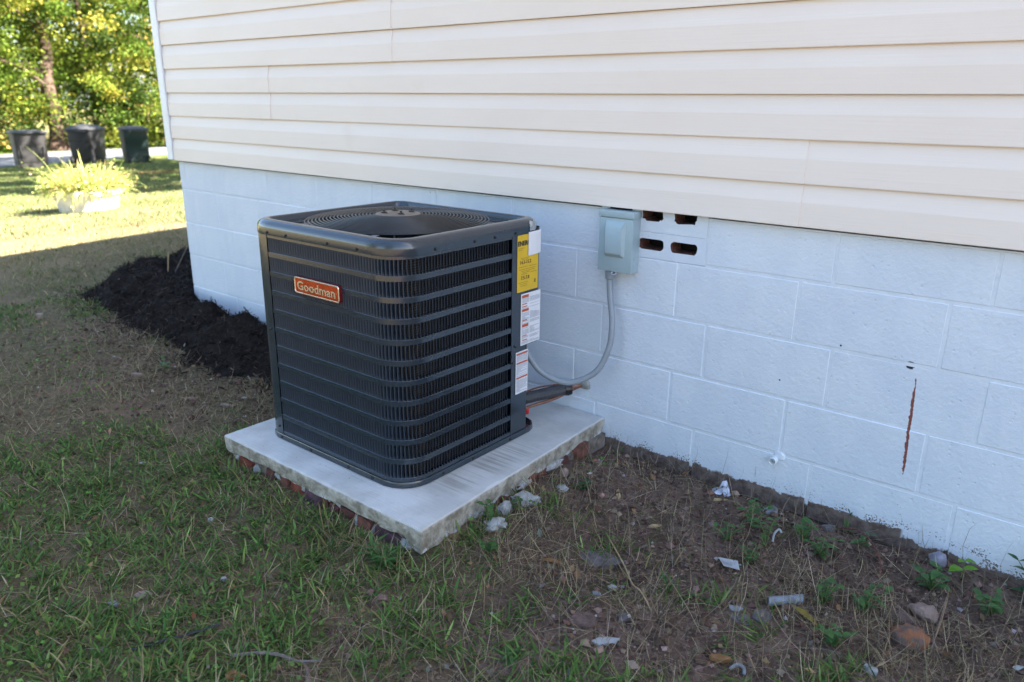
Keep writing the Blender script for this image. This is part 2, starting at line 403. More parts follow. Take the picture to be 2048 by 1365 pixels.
# ------------------------------------------------------------------ numpy noise, terrain
def vnoise(x, y, seed=0):
    xi = np.floor(x).astype(np.int64); yi = np.floor(y).astype(np.int64); fx = x-xi; fy = y-yi
    fx = fx*fx*(3-2*fx); fy = fy*fy*(3-2*fy)
    def h(a, b):
        v = (a*374761393+b*668265263+seed*1442695041) & 0xffffffff
        v = ((v ^ (v >> 13))*1274126177) & 0xffffffff
        return ((v ^ (v >> 16)) & 0xffff)/65535.
    return (h(xi, yi)*(1-fx)+h(xi+1, yi)*fx)*(1-fy)+(h(xi, yi+1)*(1-fx)+h(xi+1, yi+1)*fx)*fy
def fbm(x, y, seed=0, o=3):
    s = 0; a = .5
    for i in range(o): s = s+a*(vnoise(x, y, seed+i)-.5); x = x*2.03; y = y*2.03; a *= .5
    return s
def sst(a, b, x): t = np.clip((x-a)/(b-a), 0, 1); return t*t*(3-2*t)
def gz(x, y):
    x = np.asarray(x, float); y = np.asarray(y, float)
    w = -(x-1.55)*.94+(y+2.3)*.33
    z = -.768-.0325*np.clip(w-5, 0, 21)-.010*np.clip(w-26, 0, 40)
    z = z+.048*np.clip(y, 0, 2.4)*sst(-11, -8, x)*(1-sst(-3.6, -2.9, x))
    near = 1-sst(8, 16, np.hypot(x-1.5, y+2.3))
    z = z+near*(.040*fbm(x*2.2, y*2.2, 3)+.022*fbm(x*9, y*9, 9))+(1-near)*.06*fbm(x*.4, y*.4, 5)
    z = z+.018*sst(.35, .05, np.hypot(np.maximum(np.abs(x+.3)-.5, 0), np.maximum(np.abs(y+.5)-.5, 0)))
    z = z+.026*sst(.62, .30, x)*sst(.10, .18, x)*sst(-1.02, -.86, y)*sst(-.12, -.25, y)
    z = z+(.016*sst(-.22, -.09, y)-.052*sst(-.075, -.02, y))*sst(.15, .3, x)*(1-sst(1.12, 1.25, x))
    return z
MULCH = np.array([(-3.86, -.27), (-4.00, -.02), (-4.10, .20), (-4.22, .50), (-4.20, .85), (-3.9, 1.3), (-3.2, 1.5), (-2.7, 1.5), (-2.7, .05), (-.5, .05), (-.55, -.22), (-.95, -.40), (-1.36, -.47), (-1.70, -.56), (-1.98, -.55), (-2.33, -.45), (-2.75, -.44), (-3.14, -.39), (-3.5, -.30)])
def poly_sd(px, py, P):
    """signed distance to polygon, positive inside"""
    d = np.full(px.shape, 1e9); ins = np.zeros(px.shape, bool); n = len(P)
    for i in range(n):
        ax, ay = P[i]; bx, by = P[(i+1) % n]; ex, ey = bx-ax, by-ay
        t = np.clip(((px-ax)*ex+(py-ay)*ey)/(ex*ex+ey*ey), 0, 1); d = np.minimum(d, np.hypot(px-ax-t*ex, py-ay-t*ey))
        with np.errstate(divide='ignore', invalid='ignore'):
            c = ((ay > py) != (by > py)) & (px < (bx-ax)*(py-ay)/(by-ay if by != ay else 1e-9)+ax)
        ins ^= c
    return np.where(ins, d, -d)
def mulch_h(x, y):
    d = poly_sd(x, y, MULCH)+.20*fbm(x*6, y*6, 21)
    wall = sst(-.55, -.05, y)
    return np.clip(sst(-.02, .30, d)*(.07+.10*wall)+.10*fbm(x*6, y*6, 31)*sst(0, .15, d)+.045*fbm(x*20, y*20, 33)*sst(0, .1, d), -.03, 1)-.03*(1-sst(-.06, .02, d))

def grid_mesh(name, xs, ys, zf, mat, parent=None):
    gx, gy = np.meshgrid(xs, ys); z = zf(gx, gy); nx, ny = len(xs), len(ys)
    V = np.stack([gx, gy, z], -1).reshape(-1, 3)
    i = np.arange(nx-1)[None, :]+np.arange(ny-1)[:, None]*nx
    F = np.stack([i, i+1, i+1+nx, i+nx], -1).reshape(-1, 4)
    return npmesh(name, V, F, mat, parent, smooth=True)
def npmesh(name, V, F, mat, parent=None, smooth=False, col=None, origin=(0, 0, 0), tris=None):
    """F quads (n,4); tris (m,3) optional; col per vertex"""
    me = bpy.data.meshes.new(name); V = np.asarray(V, np.float32)-np.asarray(origin, np.float32)
    me.vertices.add(len(V)); me.vertices.foreach_set('co', V.ravel())
    F = np.asarray(F, np.int32); nq = len(F); nt_ = 0 if tris is None else len(tris)
    loops = F.ravel() if nt_ == 0 else np.concatenate([F.ravel(), np.asarray(tris, np.int32).ravel()])
    me.loops.add(len(loops)); me.loops.foreach_set('vertex_index', loops)
    st = np.concatenate([np.arange(nq)*4, nq*4+np.arange(nt_)*3]).astype(np.int32)
    me.polygons.add(nq+nt_); me.polygons.foreach_set('loop_start', st)
    me.polygons.foreach_set('use_smooth', np.full(nq+nt_, smooth))
    if col is not None:
        a = me.color_attributes.new('Col', 'FLOAT_COLOR', 'POINT')
        a.data.foreach_set('color', np.concatenate([col, np.ones((len(col), 1))], 1).astype(np.float32).ravel())
    me.update(calc_edges=True); me.materials.append(M[mat])
    return reg(bpy.data.objects.new(name, me), origin, parent)

def axis(lo, hi, d0, a, b, d1max, g=1.12):
    """coordinates dense (d0) between a and b, coarser outwards"""
    c = list(np.arange(a, b, d0)); d = d0; x = c[-1]
    while x < hi: d = min(d*g, d1max); x += d; c.append(x)
    d = d0; x = a; pre = []
    while x > lo: d = min(d*g, d1max); x -= d; pre.append(x)
    return np.array(pre[::-1]+c)
structure(grid_mesh('ground', axis(-160, 120, .028, -2.6, 1.9, 8), axis(-120, 120, .028, -2.2, .1, 8), gz, 'soil'))

# road
def road():
    d = np.array((-.362, .932)); d = d/np.linalg.norm(d); n = np.array((-d[1], d[0])); p0 = np.array((-23.45, 5.62))
    s = np.arange(-60, 80, 2.0); t = np.array([0, 1.2, 2.9, 4.6, 5.9])
    S, T = np.meshgrid(s, t); x = p0[0]+d[0]*S+n[0]*T; y = p0[1]+d[1]*S+n[1]*T
    z = gz(x, y)+.035+.03*np.sin(np.clip(T/5.9, 0, 1)*PI); z[0] -= .06; z[-1] -= .06
    nx, ny = len(s), len(t); i = np.arange(nx-1)[None, :]+np.arange(ny-1)[:, None]*nx
    F = np.stack([i, i+nx, i+1+nx, i+1], -1).reshape(-1, 4)
    structure(npmesh('road', np.stack([x, y, z], -1).reshape(-1, 3), F, 'asphalt', smooth=True))
road()

# ------------------------------------------------------------------ house
HX0, HX1, HY1 = -2.808, 10.0, 9.0
EAVE, PITCH = 2.45, .5
house = thing('house', 'cream vinyl sided house on a white painted block foundation', 'house', (3.6, 0, -.9))
RX = (HX0+HX1)/2; RZ = EAVE+PITCH*(RX-HX0)
G().box(HX0+.03, HX1-.03, .115, HY1, -.95, .14).mk('foundation_core', 'void', house)
g = G(); g.add([(HX0+.02, .02, .14), (HX1-.02, .02, .14), (HX1-.02, .02, EAVE), (RX, .02, RZ-.02), (HX0+.02, .02, EAVE), (HX0+.02, HY1, .14), (HX1-.02, HY1, .14), (HX1-.02, HY1, EAVE), (RX, HY1, RZ-.02), (HX0+.02, HY1, EAVE)],
    [(0, 1, 2, 3, 4), (5, 9, 8, 7, 6), (0, 4, 9, 5), (1, 6, 7, 2), (0, 5, 6, 1)]); g.mk('sheathing', 'void', house)
G().box(HX0-.002, HX0+.04, .2, HY1, -.95, .14).mk('side_foundation', 'mortar', house)
G().box(HX0-.02, HX0+.018, .01, HY1, .142, EAVE).mk('side_siding', 'siding', house)
# roof slabs with eaves
g = G()
for sgn in (-1, 1):
    ex = (HX0-.20 if sgn < 0 else HX1+.20); ez = EAVE-PITCH*.0
    V = [(ex, -.25, ez), (ex, HY1+.25, ez), (RX, HY1+.25, RZ+.1), (RX, -.25, RZ+.1)]
    V += [(x, y, z+.12) for x, y, z in V]
    F = [(0, 1, 2, 3), (7, 6, 5, 4), (0, 4, 5, 1), (0, 3, 7, 4), (1, 5, 6, 2), (3, 2, 6, 7)]
    if sgn > 0: F = [tuple(reversed(q)) for q in F]
    g.add(V, F)
g.mk('roof', 'roof', house)

# foundation: painted blocks
fw = G()
fw.box(HX0+.006, .0976, .0013, .11, -.95, .139).box(.504, HX1, .0013, .11, -.95, .139).box(.0976, .504, .0013, .11, -.95, -.018)
foundation = fw.mk('foundation_wall', 'mortar', house)
zl = [.195, -.016, -.21, -.402, -.595, -.79, -.93]
offs = [.504, .004, .123, .0075, .109, .3]
JT = .0075
def block_mesh(w, h):
    bm = bmesh.new(); bmesh.ops.create_cube(bm, size=1)
    for v in bm.verts: v.co = Vector((v.co.x*w, v.co.y*.1, v.co.z*h))
    bmesh.ops.bevel(bm, geom=bm.edges[:], offset=.003, segments=1, affect='EDGES')
    g = G().bm(bm); return g
cache = {}
def put_block(x0, x1, z0, z1):
    w = round(x1-x0-JT, 3); h = round(z1-z0-JT, 3); c = Vector(((x0+x1)/2, .05+rnd.uniform(-.0012, .0008), (z0+z1)/2))
    if (w, h) not in cache:
        g = block_mesh(w, h); o = mk('block', [(v[0]+c.x, v[1]+c.y, v[2]+c.z) for v in g.V], g.F, 'block', foundation, origin=c); cache[(w, h)] = o
    else: o = inst('block', cache[(w, h)], c, foundation)
    o.rotation_euler = (rnd.gauss(0, .0012), rnd.gauss(0, .0012), rnd.gauss(0, .0008))
XMAX = 4.2
for q in range(6):
    z1, z0 = zl[q], zl[q+1]
    x = offs[q]
    while x > HX0: x -= .4064
    while x < XMAX:
        x0, x1 = max(x, HX0-JT/2), x+.4064
        x += .4064
        if q == 0 and abs(x0-.0976) < .01: continue
        if x1-x0 < .06: continue
        put_block(x0, x1, z0, z1 if q else .139)
G().box(XMAX+.2, HX1, .001, .01, -.95, .139).mk('far_foundation', 'mortar', house)
# cored bricks set on edge as a vent, painted on the face
def rrect(x0, x1, z0, z1, r_, n=4, jit=0.):
    P = []
    for cx, cz, a0 in ((x1-r_, z0+r_, -90), (x1-r_, z1-r_, 0), (x0+r_, z1-r_, 90), (x0+r_, z0+r_, 180)):
        for k in range(n+1):
            a = R(a0+90*k/n); P.append((cx+r_*math.cos(a)+rnd.uniform(-jit, jit), cz+r_*math.sin(a)+rnd.uniform(-jit, jit)))
    return P
for (z0, z1, hz0, hz1, xs, jit) in ((-.0165, .0722, .0125, .050, ((.130, .225), (.254, .349), (.376, .472)), .001), (.0732, .1650, .1125, .158, ((.130, .222), (.262, .341), (.384, .461)), .0032)):
    V, F, fm = plate_holes([(.0978, z0), (.5036, z0), (.5036, z1), (.0978, z1)], [rrect(a, b, hz0, hz1, .0135, 4, jit) for a, b in xs], .0, .075)
    mk('vent_brick', V, F, None, foundation, mats=['block', 'brick_core'], fmat=fm)
G().box(.0976, .504, .100, .114, -.018, .139).mk('cavity_back', 'void', foundation)
G().box(.0976, .504, .004, .09, .0722, .0732).mk('bed_joint', 'mortar', foundation)

# siding: dutch lap panels of two courses each
siding = G().box(HX0+.02, HX1-.02, -.004, .018, .152, EAVE-.02).mk('siding_backing', 'siding', house)
EX = .1243; Z0 = .147
def siding_panel(x0, x1, zb, out=0.):
    prof = []
    for k in (0, 1):
        b = zb+k*EX
        prof += [(-.007, b+.0015), (-.0225, b), (-.0232, b+.002), (-.0218, b+.070), (-.0212, b+.074), (-.0125, b+EX-.001)]
    prof += [(-.0115, zb+2*EX+.006)]
    n = max(2, int((x1-x0)/.35)); L = []
    for i in range(n+1):
        x = x0+(x1-x0)*i/n
        L.append([(x, y-out+.0007*math.sin(x*3.1+zb*7)+.0005*math.sin(x*7.7+zb*23+k), z+.0005*math.sin(x*2.3+zb*11)) for k, (y, z) in enumerate(prof)])
    # return edge at both ends so a lap shows its thickness
    L = [[(x, y+.0034, z) for x, y, z in L[0]]]+L+[[(x, y+.0034, z) for x, y, z in L[-1]]]
    return G().loops(L, closed=False)
joints = [[.797, 4.4, 8.0], [-1.818, 1.84, 5.5, 9.1], [-.935, 2.72, 6.4], [.9, 4.5, 8.1]]
r0 = 0
while Z0+r0*2*EX < EAVE-.1:
    js = joints[r0] if r0 < len(joints) else [HX0+1.0+(r0*1.37) % 3.6+3.66*k for k in range(4)]
    xs = [HX0+.005]+[j for j in js if j < HX1-.2]+[HX1-.005]
    for i in range(len(xs)-1):
        o = siding_panel(xs[i]-(.03 if i else 0), xs[i+1], Z0+r0*2*EX, .0030*((i+1) % 2)).mk('siding_panel', 'siding', siding)
        o.data.flip_normals(); smooth_angle(o, 4)
    r0 += 1
zt = Z0+r0*2*EX
g = G(); g.add([(HX0, -.022, zt), (HX1, -.022, zt), (RX+(RX-HX0)*.04, -.022, RZ-.05), (RX-(RX-HX0)*.04, -.022, RZ-.05)], [(0, 1, 2, 3)]); g.mk('gable_siding', 'siding', house)
# corner post: L shaped white trim with a channel
g = G(); g.box(HX0-.062, HX0-.002, -.032, -.006, .150, EAVE, .003).box(HX0-.062, HX0-.036, -.006, .07, .150, EAVE, .003)
g.mk('corner_trim', 'trim', house)

# ------------------------------------------------------------------ concrete pad
pad = thing('concrete_pad', 'square concrete slab on a rough brick base against the block wall', 'concrete pad', (-.3, -.5, -.78))
def slab():
    cor = [(-.797, -1.016), (.193, -1.013), (.152, -.004), (-.80, -.004)]
    n = 40; ring = []
    for i in range(4):
        a, b = cor[i], cor[(i+1) % 4]
        for k in range(n): t = k/n; ring.append((a[0]+(b[0]-a[0])*t, a[1]+(b[1]-a[1])*t))
    cx, cy = -.3, -.5
    prof = [(.012, -.648, 0), (.003, -.6495, .25), (0, -.6545, .5), (-.001, -.668, .8), (.001, -.684, 1.0), (.002, -.708, 1.3), (.006, -.730, 2.2)]
    L = []
    for q, (ins, z, amp) in enumerate(prof):
        l = []
        for k, (x, y) in enumerate(ring):
            d = math.hypot(x-cx, y-cy); nn = amp*.0045*(float(fbm(np.array(x*26+q*.7), np.array(y*26+z*60), 51))*4)
            ux, uy = (x-cx)/d, (y-cy)/d
            zz = z+(.016*float(fbm(np.array(x*9), np.array(y*9), 77))*(amp/1.2) if q > 3 else 0)
            if q > 4 and y < -.9 and x < .13: zz += (.010 if q == 5 else .024)
            l.append((x-ux*(ins*1.3-nn), y-uy*(ins*1.3-nn), zz))
        L.append(l)
    g = G().loops(L); n = len(ring); g.F.append(tuple(range(n))); g.F.append(tuple(range(len(L)*n-1, (len(L)-1)*n-1, -1)))
    g.F = [tuple(reversed(q)) if len(q) == 4 else q for q in g.F]
    o = g.mk('slab', 'concrete', pad); smooth_angle(o, 40)
    G().box(-.78, .165, -.992, -.01, -.81, -.708).mk('slab_bed', 'bed', pad)
slab()
def lump(name, c, size, mat, parent=None, sub=2, amp=.35, flat=1., rotz=0., seed=None):
    bm = bmesh.new(); bmesh.ops.create_icosphere(bm, subdivisions=sub, radius=1)
    sd_ = seed if seed is not None else rnd.randint(0, 9999)
    for v in bm.verts:
        p = v.co.copy(); nn = float(fbm(np.array(p.x*1.6+sd_), np.array(p.y*1.6+p.z*2.3), sd_ % 91))*2*amp+float(fbm(np.array(p.x*5+sd_), np.array(p.y*5+p.z*4), sd_ % 77))*amp
        p = p*(1+nn); x, y, z = p.x*size[0], p.y*size[1], p.z*size[2]
        v.co = Vector((c[0]+x*math.cos(rotz)-y*math.sin(rotz), c[1]+x*math.sin(rotz)+y*math.cos(rotz), c[2]+z))
    o = G().bm(bm).mk(name, mat, parent, origin=c if parent is None else None); return smooth_angle(o, 50)
def rough_brick(c, size, rot, mat):
    bm = bmesh.new(); bmesh.ops.create_cube(bm, size=1); bmesh.ops.subdivide_edges(bm, edges=bm.edges[:], cuts=2, use_grid_fill=True)
    s_ = rnd.randint(0, 999); m_ = Matrix.Rotation(rot[1], 3, 'Y') @ Matrix.Rotation(rot[0], 3, 'X') @ Matrix.Rotation(rot[2], 3, 'Z')
    for v in bm.verts:
        k = sum(abs(t) > .45 for t in v.co); p = v.co*(1-.028*(k-1)*(k > 1))
        p = Vector((p.x*size[0], p.y*size[1], p.z*size[2]))
        p += Vector((rnd.gauss(0, .0016), rnd.gauss(0, .0016), rnd.gauss(0, .0016))); v.co = m_ @ p+Vector(c)
    o = G().bm(bm).mk('brick', mat, pad); return smooth_angle(o, 38)
fr = [(-.696, .072, 'brick_red', .25), (-.556, .05, 'brick_dark', .1), (-.467, .05, 'brick_brown', .05), (-.403, .075, 'brick_red', .3), (-.312, .085, 'brick_purple', .15), (-.255, .034, 'brick_brown', -.05), (-.209, .042, 'brick_dark', .2), (-.143, .075, 'brick_dark', .16), (-.062, .058, 'brick_brown', .14), (.008, .055, 'brick_purple', .2), (.062, .05, 'brick_purple', .2)]
for i, (x, w_, m_, tilt) in enumerate(fr): rough_brick((x, -.958+rnd.uniform(-.006, .006), -.750+rnd.uniform(-.006, .004)), (w_, .09, .088), (rnd.uniform(-.05, .1), tilt, rnd.uniform(-.08, .08)), m_)
for y, w_, m_ in [(-.919, .06, 'brick_brown'), (-.823, .06, 'brick_brown'), (-.676, .072, 'brick_dark'), (-.61, .05, 'brick_brown'), (-.565, .045, 'brick_dark'), (-.487, .085, 'brick_brown'), (-.41, .06, 'brick_brown'), (-.3, .08, 'brick_dark'), (-.18, .09, 'brick_brown')]:
    rough_brick((.130, y, -.748+rnd.uniform(-.008, .006)), (.09, w_, .09), (rnd.uniform(-.15, .15), rnd.uniform(-.06, .06), rnd.uniform(-.1, .1)), m_)
for c, s_ in [((-.64, -.985, -.752), (.022, .02, .034)), ((-.37, -.985, -.715), (.05, .02, .018)), ((-.10, -.99, -.745), (.014, .016, .032)), ((-.028, -.99, -.75), (.012, .014, .028)), ((.105, -.985, -.738), (.03, .02, .02)),
              ((.176, -.87, -.735), (.02, .032, .036)), ((.175, -.755, -.72), (.02, .03, .018)), ((-.75, -.985, -.725), (.04, .02, .016)), ((-.5, -.985, -.725), (.05, .018, .014)), ((.165, -.53, -.715), (.02, .05, .012)), ((.165, -.35, -.713), (.02, .06, .012)), ((-.2, -.985, -.716), (.06, .018, .012))]:
    lump('mortar_lump', c, s_, 'mortar_blob', pad, 2, .45)

# ------------------------------------------------------------------ condenser unit
ax0, ax1, ay0, ay1, zb, ztop = -.686, .014, -.902, -.237, -.648, .122
acx, acy = (ax0+ax1)/2, (ay0+ay1)/2
ac = thing('condenser_unit', 'dark slate grey louvered air conditioning condenser standing on the concrete pad', 'condenser', (acx, acy, zb))
RC = .10; XS = -.598; YE = -.395
L1 = (ax1-RC)-XS; LA = RC*PI/2; L2 = YE-(ay0+RC)
def wrap(s, d=0.):
    if s < L1: return XS+s, ay0+d
    if s < L1+LA:
        a = -PI/2+(s-L1)/RC; return ax1-RC+(RC-d)*math.cos(a), ay0+RC+(RC-d)*math.sin(a)
    return ax1-d, ay0+RC+(s-L1-LA)
LT = L1+LA+L2
def sweep(prof, s0=0., s1=LT, ds=.02):
    n = int((s1-s0)/ds)+1; L = []
    for i in range(n+1):
        s = s0+(s1-s0)*i/n; L.append([(*wrap(s, d), z) for d, z in prof])
    return G().loops(L, closed=False)
panel = G().add(*[(lambda g: (g.V, g.F))(sweep([(.004, .090), (.0, .090), (.0, .0665), (.006, .0645)]))][0])
ROWP, ROWH, NR = .0634, .0465, 11
zrow = [.066-ROWP*i for i in range(NR)]
for i in range(NR):
    zhi = zrow[i]-ROWH; zlo = zrow[i+1] if i < NR-1 else -.634
    g = sweep([(.006, zhi+.0014), (.0014, zhi+.0006), (0, zhi-.0006), (0, zlo+.0006), (.0014, zlo-.0006), (.006, zlo-.0014)] if i < NR-1 else [(.006, zhi+.0014), (.0014, zhi+.0006), (0, zhi-.0006), (0, zlo), (.003, zlo-.001)])
    panel.add(g.V, g.F)
# flat margins at both ends of the louvered wrap
panel.F = [q for q in panel.F]
louver_panel = smooth_angle(panel.mk('louver_panel', 'ac', ac), 30)
PITCHS = .0125; NL = int((LT-.004)/PITCHS)
TT = [(0, 0), (.05, .45), (.13, .85), (.3, 1), (.7, 1), (.87, .85), (.95, .45), (1, 0)]
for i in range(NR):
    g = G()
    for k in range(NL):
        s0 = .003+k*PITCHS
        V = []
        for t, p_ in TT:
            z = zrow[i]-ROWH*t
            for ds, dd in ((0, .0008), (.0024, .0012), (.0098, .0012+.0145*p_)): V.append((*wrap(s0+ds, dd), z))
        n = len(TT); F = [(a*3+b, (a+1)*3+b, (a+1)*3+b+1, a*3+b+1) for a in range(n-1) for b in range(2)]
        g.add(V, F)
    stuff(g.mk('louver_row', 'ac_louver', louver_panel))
# coil behind the louvers
g = G(); L = []
for i in range(60):
    s = -.06+(LT+.06)*i/59; L.append([(*wrap(max(s, 0), .034), -.63), (*wrap(max(s, 0), .034), .07)])
g.loops(L, closed=False).mk('coil', 'coil', ac)
# left corner post, plain rear and side sheets
g = G(); rp = .060; prof = []
pts = [(XS-.001, ay0-.0012)]+[(ax0+rp-(rp)*math.sin(R(a)), ay0+rp-(rp+.0012)*math.cos(R(a))) for a in (0, 15, 30, 45, 60, 75, 90)]+[(ax0, ay0+.07)]
g.loops([[(x, y, -.636), (x, y, .09)] for x, y in pts], closed=False); post = smooth_angle(g.mk('corner_post', 'ac', ac), 40)
g = G(); rb = .06
pts = [(ax0, ay0+.07), (ax0, ay1-rb)]+[(ax0+rb-rb*math.cos(R(a)), ay1-rb+rb*math.sin(R(a))) for a in (20, 45, 70, 90)]+[(-.12, ay1)]
g.loops([[(x, y, -.634), (x, y, .09)] for x, y in pts], closed=False).mk('rear_sheet', 'ac', ac)
# service panel on the right end: full depth above, cut back below
g = G(); rb = .022; pts = [(ax1, YE+.0), (ax1, ay1-rb)]+[(ax1-rb+rb*math.cos(R(a)), ay1-rb+rb*math.sin(R(a))) for a in (20, 40, 60, 80, 90)]+[(-.12, ay1)]
g.loops([[(x, y, -.312), (x, y, .09)] for x, y in pts], closed=False)
g.add([(x, y, -.312) for x, y in pts]+[(-.12, -.305, -.312), (ax1-.004, -.305, -.312)], [tuple(range(len(pts)+1, -1, -1))])
svc = smooth_angle(g.mk('service_panel', 'ac', ac), 40)
g = G(); pts = [(ax1-.0008, YE), (ax1-.0008, -.311), (ax1-.006, -.305), (-.12, -.305), (-.12, ay1)]
g.loops([[(x, y, -.636), (x, y, -.305)] for x, y in pts], closed=False); smooth_angle(g.mk('valve_panel', 'ac', ac), 40)
G().box(ax1-.0012, ax1+.0012, YE-.0035, YE+.004, -.632, .088).mk('panel_seam', 'ac', ac)
# base pan with a rolled lip
def rsq(half_in, r_, z, n=96):
    hx = (ax1-ax0)/2-half_in; hy = (ay1-ay0)/2-half_in; P = []
    for k in range(n):
        a = 2*PI*k/n; c, s = math.cos(a), math.sin(a)
        rr = min(max((r_ if c > 0 and s < 0 else .062)-half_in, .012), hx); lo, hi = 0., 1.
        for _ in range(40):
            t = (lo+hi)/2; x, y = abs(c*t), abs(s*t); qx, qy = max(x-(hx-rr), 0), max(y-(hy-rr), 0)
            inside = x <= hx and y <= hy and math.hypot(qx, qy) <= rr
            lo, hi = (t, hi) if inside else (lo, t)
        P.append((acx+c*lo, acy+s*lo, z))
    return P
g = G().loops([rsq(-.001, RC, -.6475), rsq(-.005, RC, -.6455), rsq(-.005, RC, -.6295), rsq(-.0035, RC, -.6270), rsq(-.0015, RC, -.6275), rsq(-.0015, RC, -.640), rsq(.05, RC, -.640)], cap0=True)
smooth_angle(g.mk('base_pan', 'ac', ac), 40)
# top cover
prof = [(.001, .0755), (-.003, .0755), (-.0035, .080), (-.0035, .094)]
for a in (0, 18, 36, 54, 72, 90): prof.append((-.0035+.026*(1-math.cos(R(a))), .096+.026*math.sin(R(a))))
prof += [(.030, .1220), (.0335, .1205), (.036, .116), (.040, .1045)]
L = [rsq(i_, RC, z) for i_, z in prof]
circ = lambda rr, z: [(acx+rr*math.cos(2*PI*k/96), acy+rr*math.sin(2*PI*k/96), z) for k in range(96)]
cover = smooth_angle(G().loops(L).mk('top_cover', 'ac', ac), 50)
g = G().loops([rsq(.040, RC, .1045), [(acx+(x-acx)*.5+(c[0]-acx)*.5, acy+(y-acy)*.5+(c[1]-acy)*.5, .100) for (x, y, z), c in zip(rsq(.045, RC, .1), circ(.292, .1))], circ(.292, .098), circ(.288, .090), circ(.288, -.03)])
smooth_angle(g.mk('fan_shroud', 'ac', ac), 45)
gz_ = lambda rr: .1335-.019*max(0, (rr-.085)/.217)**1.8
guard = G()
for k in range(4):
    a = PI/4+k*PI/2; P = [(acx+math.cos(a)*rr, acy+math.sin(a)*rr, gz_(rr)-.0035) for rr in np.linspace(.05, .300, 9)]+[(acx+math.cos(a)*.318, acy+math.sin(a)*.318, .106), (acx+math.cos(a)*.345, acy+math.sin(a)*.345, .1055)]
    guard.tube(P, .0028, 8)
for k in range(4):
    a = k*PI/2; P = [(acx+math.cos(a)*rr, acy+math.sin(a)*rr, gz_(rr)-.0035) for rr in np.linspace(.05, .30, 9)]; guard.tube(P, .0022, 6)
fan_guard = smooth_angle(guard.mk('fan_guard', 'ac_dark', ac), 60)
NRING = 20
for k in range(NRING):
    rr = .081+(.302-.081)*k/(NRING-1); n = 80; V = []; F = []
    for i in range(n):
        a = 2*PI*i/n
        for j in range(6):
            b = 2*PI*j/6; q = rr+.0025*math.cos(b); V.append((acx+q*math.cos(a), acy+q*math.sin(a), gz_(rr)+.0025*math.sin(b)))
    F = [(i*6+j, ((i+1) % n)*6+j, ((i+1) % n)*6+(j+1) % 6, i*6+(j+1) % 6) for i in range(n) for j in range(6)]
    mk('guard_ring', V, F, 'ac_dark', fan_guard, smooth=True)
mp = smooth_angle(G().lathe([(.0, .004), (.064, .004), (.075, .001), (.076, -.002), (.0, -.002)], (acx, acy, .1335), 40).mk('motor_plate', 'motor_plate', ac), 40)
for k in range(4):
    a = PI/4+.25+k*PI/2; c = (acx+.046*math.cos(a), acy+.046*math.sin(a), .1375)
    G().lathe([(0, .012), (.004, .012), (.004, .005), (.009, .005), (.009, 0), (0, 0)], c, 6).mk('motor_bolt', 'ac_dark', mp)
    b = a+.9; G().box(c[0]-.016, c[0]+.016, c[1]-.002, c[1]+.002, .1377, .139).mk('slot', 'ac_dark', mp)
smooth_angle(G().lathe([(0, .0), (.07, .0), (.07, -.16), (.0, -.17)], (acx, acy, .128), 32).mk('fan_motor', 'ac_dark', ac), 40)
fan = G().lathe([(0, .0), (.045, 0), (.045, -.04), (0, -.04)], (acx, acy, -.03), 24).mk('fan_hub', 'ac_dark', ac)
for k in range(3):
    L = []
    for rr in np.linspace(.04, .272, 7):
        l = []
        for q in range(6):
            a = k*2*PI/3+.3+(q/5-.5)*1.25*(1-.15*rr/.27); l.append((acx+rr*math.cos(a), acy+rr*math.sin(a), -.05+(q/5-.5)*.075+.015*math.sin(q/5*PI)))
        L.append(l)
    smooth_angle(G().loops(L, closed=False).mk('fan_blade', 'ac_dark', fan), 60)
# screws on lip and flange
def screw(c, nrm, rad=.0042):
    g = G(); t = Vector(nrm); a = t.cross(Vector((0, 0, 1))).normalized(); b = t.cross(a); V = []
    for h, rr in ((-.001, rad*1.35), (.0012, rad*1.3), (.0014, rad*.85), (.0042, rad*.8), (.0046, rad*.5)):
        V.append([Vector(c)+t*h+(a*math.cos(2*PI*k/6)+b*math.sin(2*PI*k/6))*rr for k in range(6)])
    g.loops(V, cap1=True).mk('screw', 'black_plastic', ac)
for x in (-.590, -.490, -.285, -.150): screw((x, ay0-.0035, .0845), (0, -1, 0))
for y in (-.755, -.585, -.490, -.385): screw((ax1+.0035, y, .0845), (1, 0, 0))
for x in (-.605, -.44, -.245, -.130): screw((x, ay0-.005, -.6365), (0, -1, 0))
for y in (-.74, -.60, -.405): screw((ax1+.005, y, -.6365), (1, 0, 0))
for z in (-.245, -.60): screw((XS-.020, ay0-.001, z), (0, -1, 0), .0035)
for y, z in ((-.400, -.335), (-.392, -.36), (-.378, -.305)): screw((ax1+.001, y, z), (1, 0, 0), .0035)
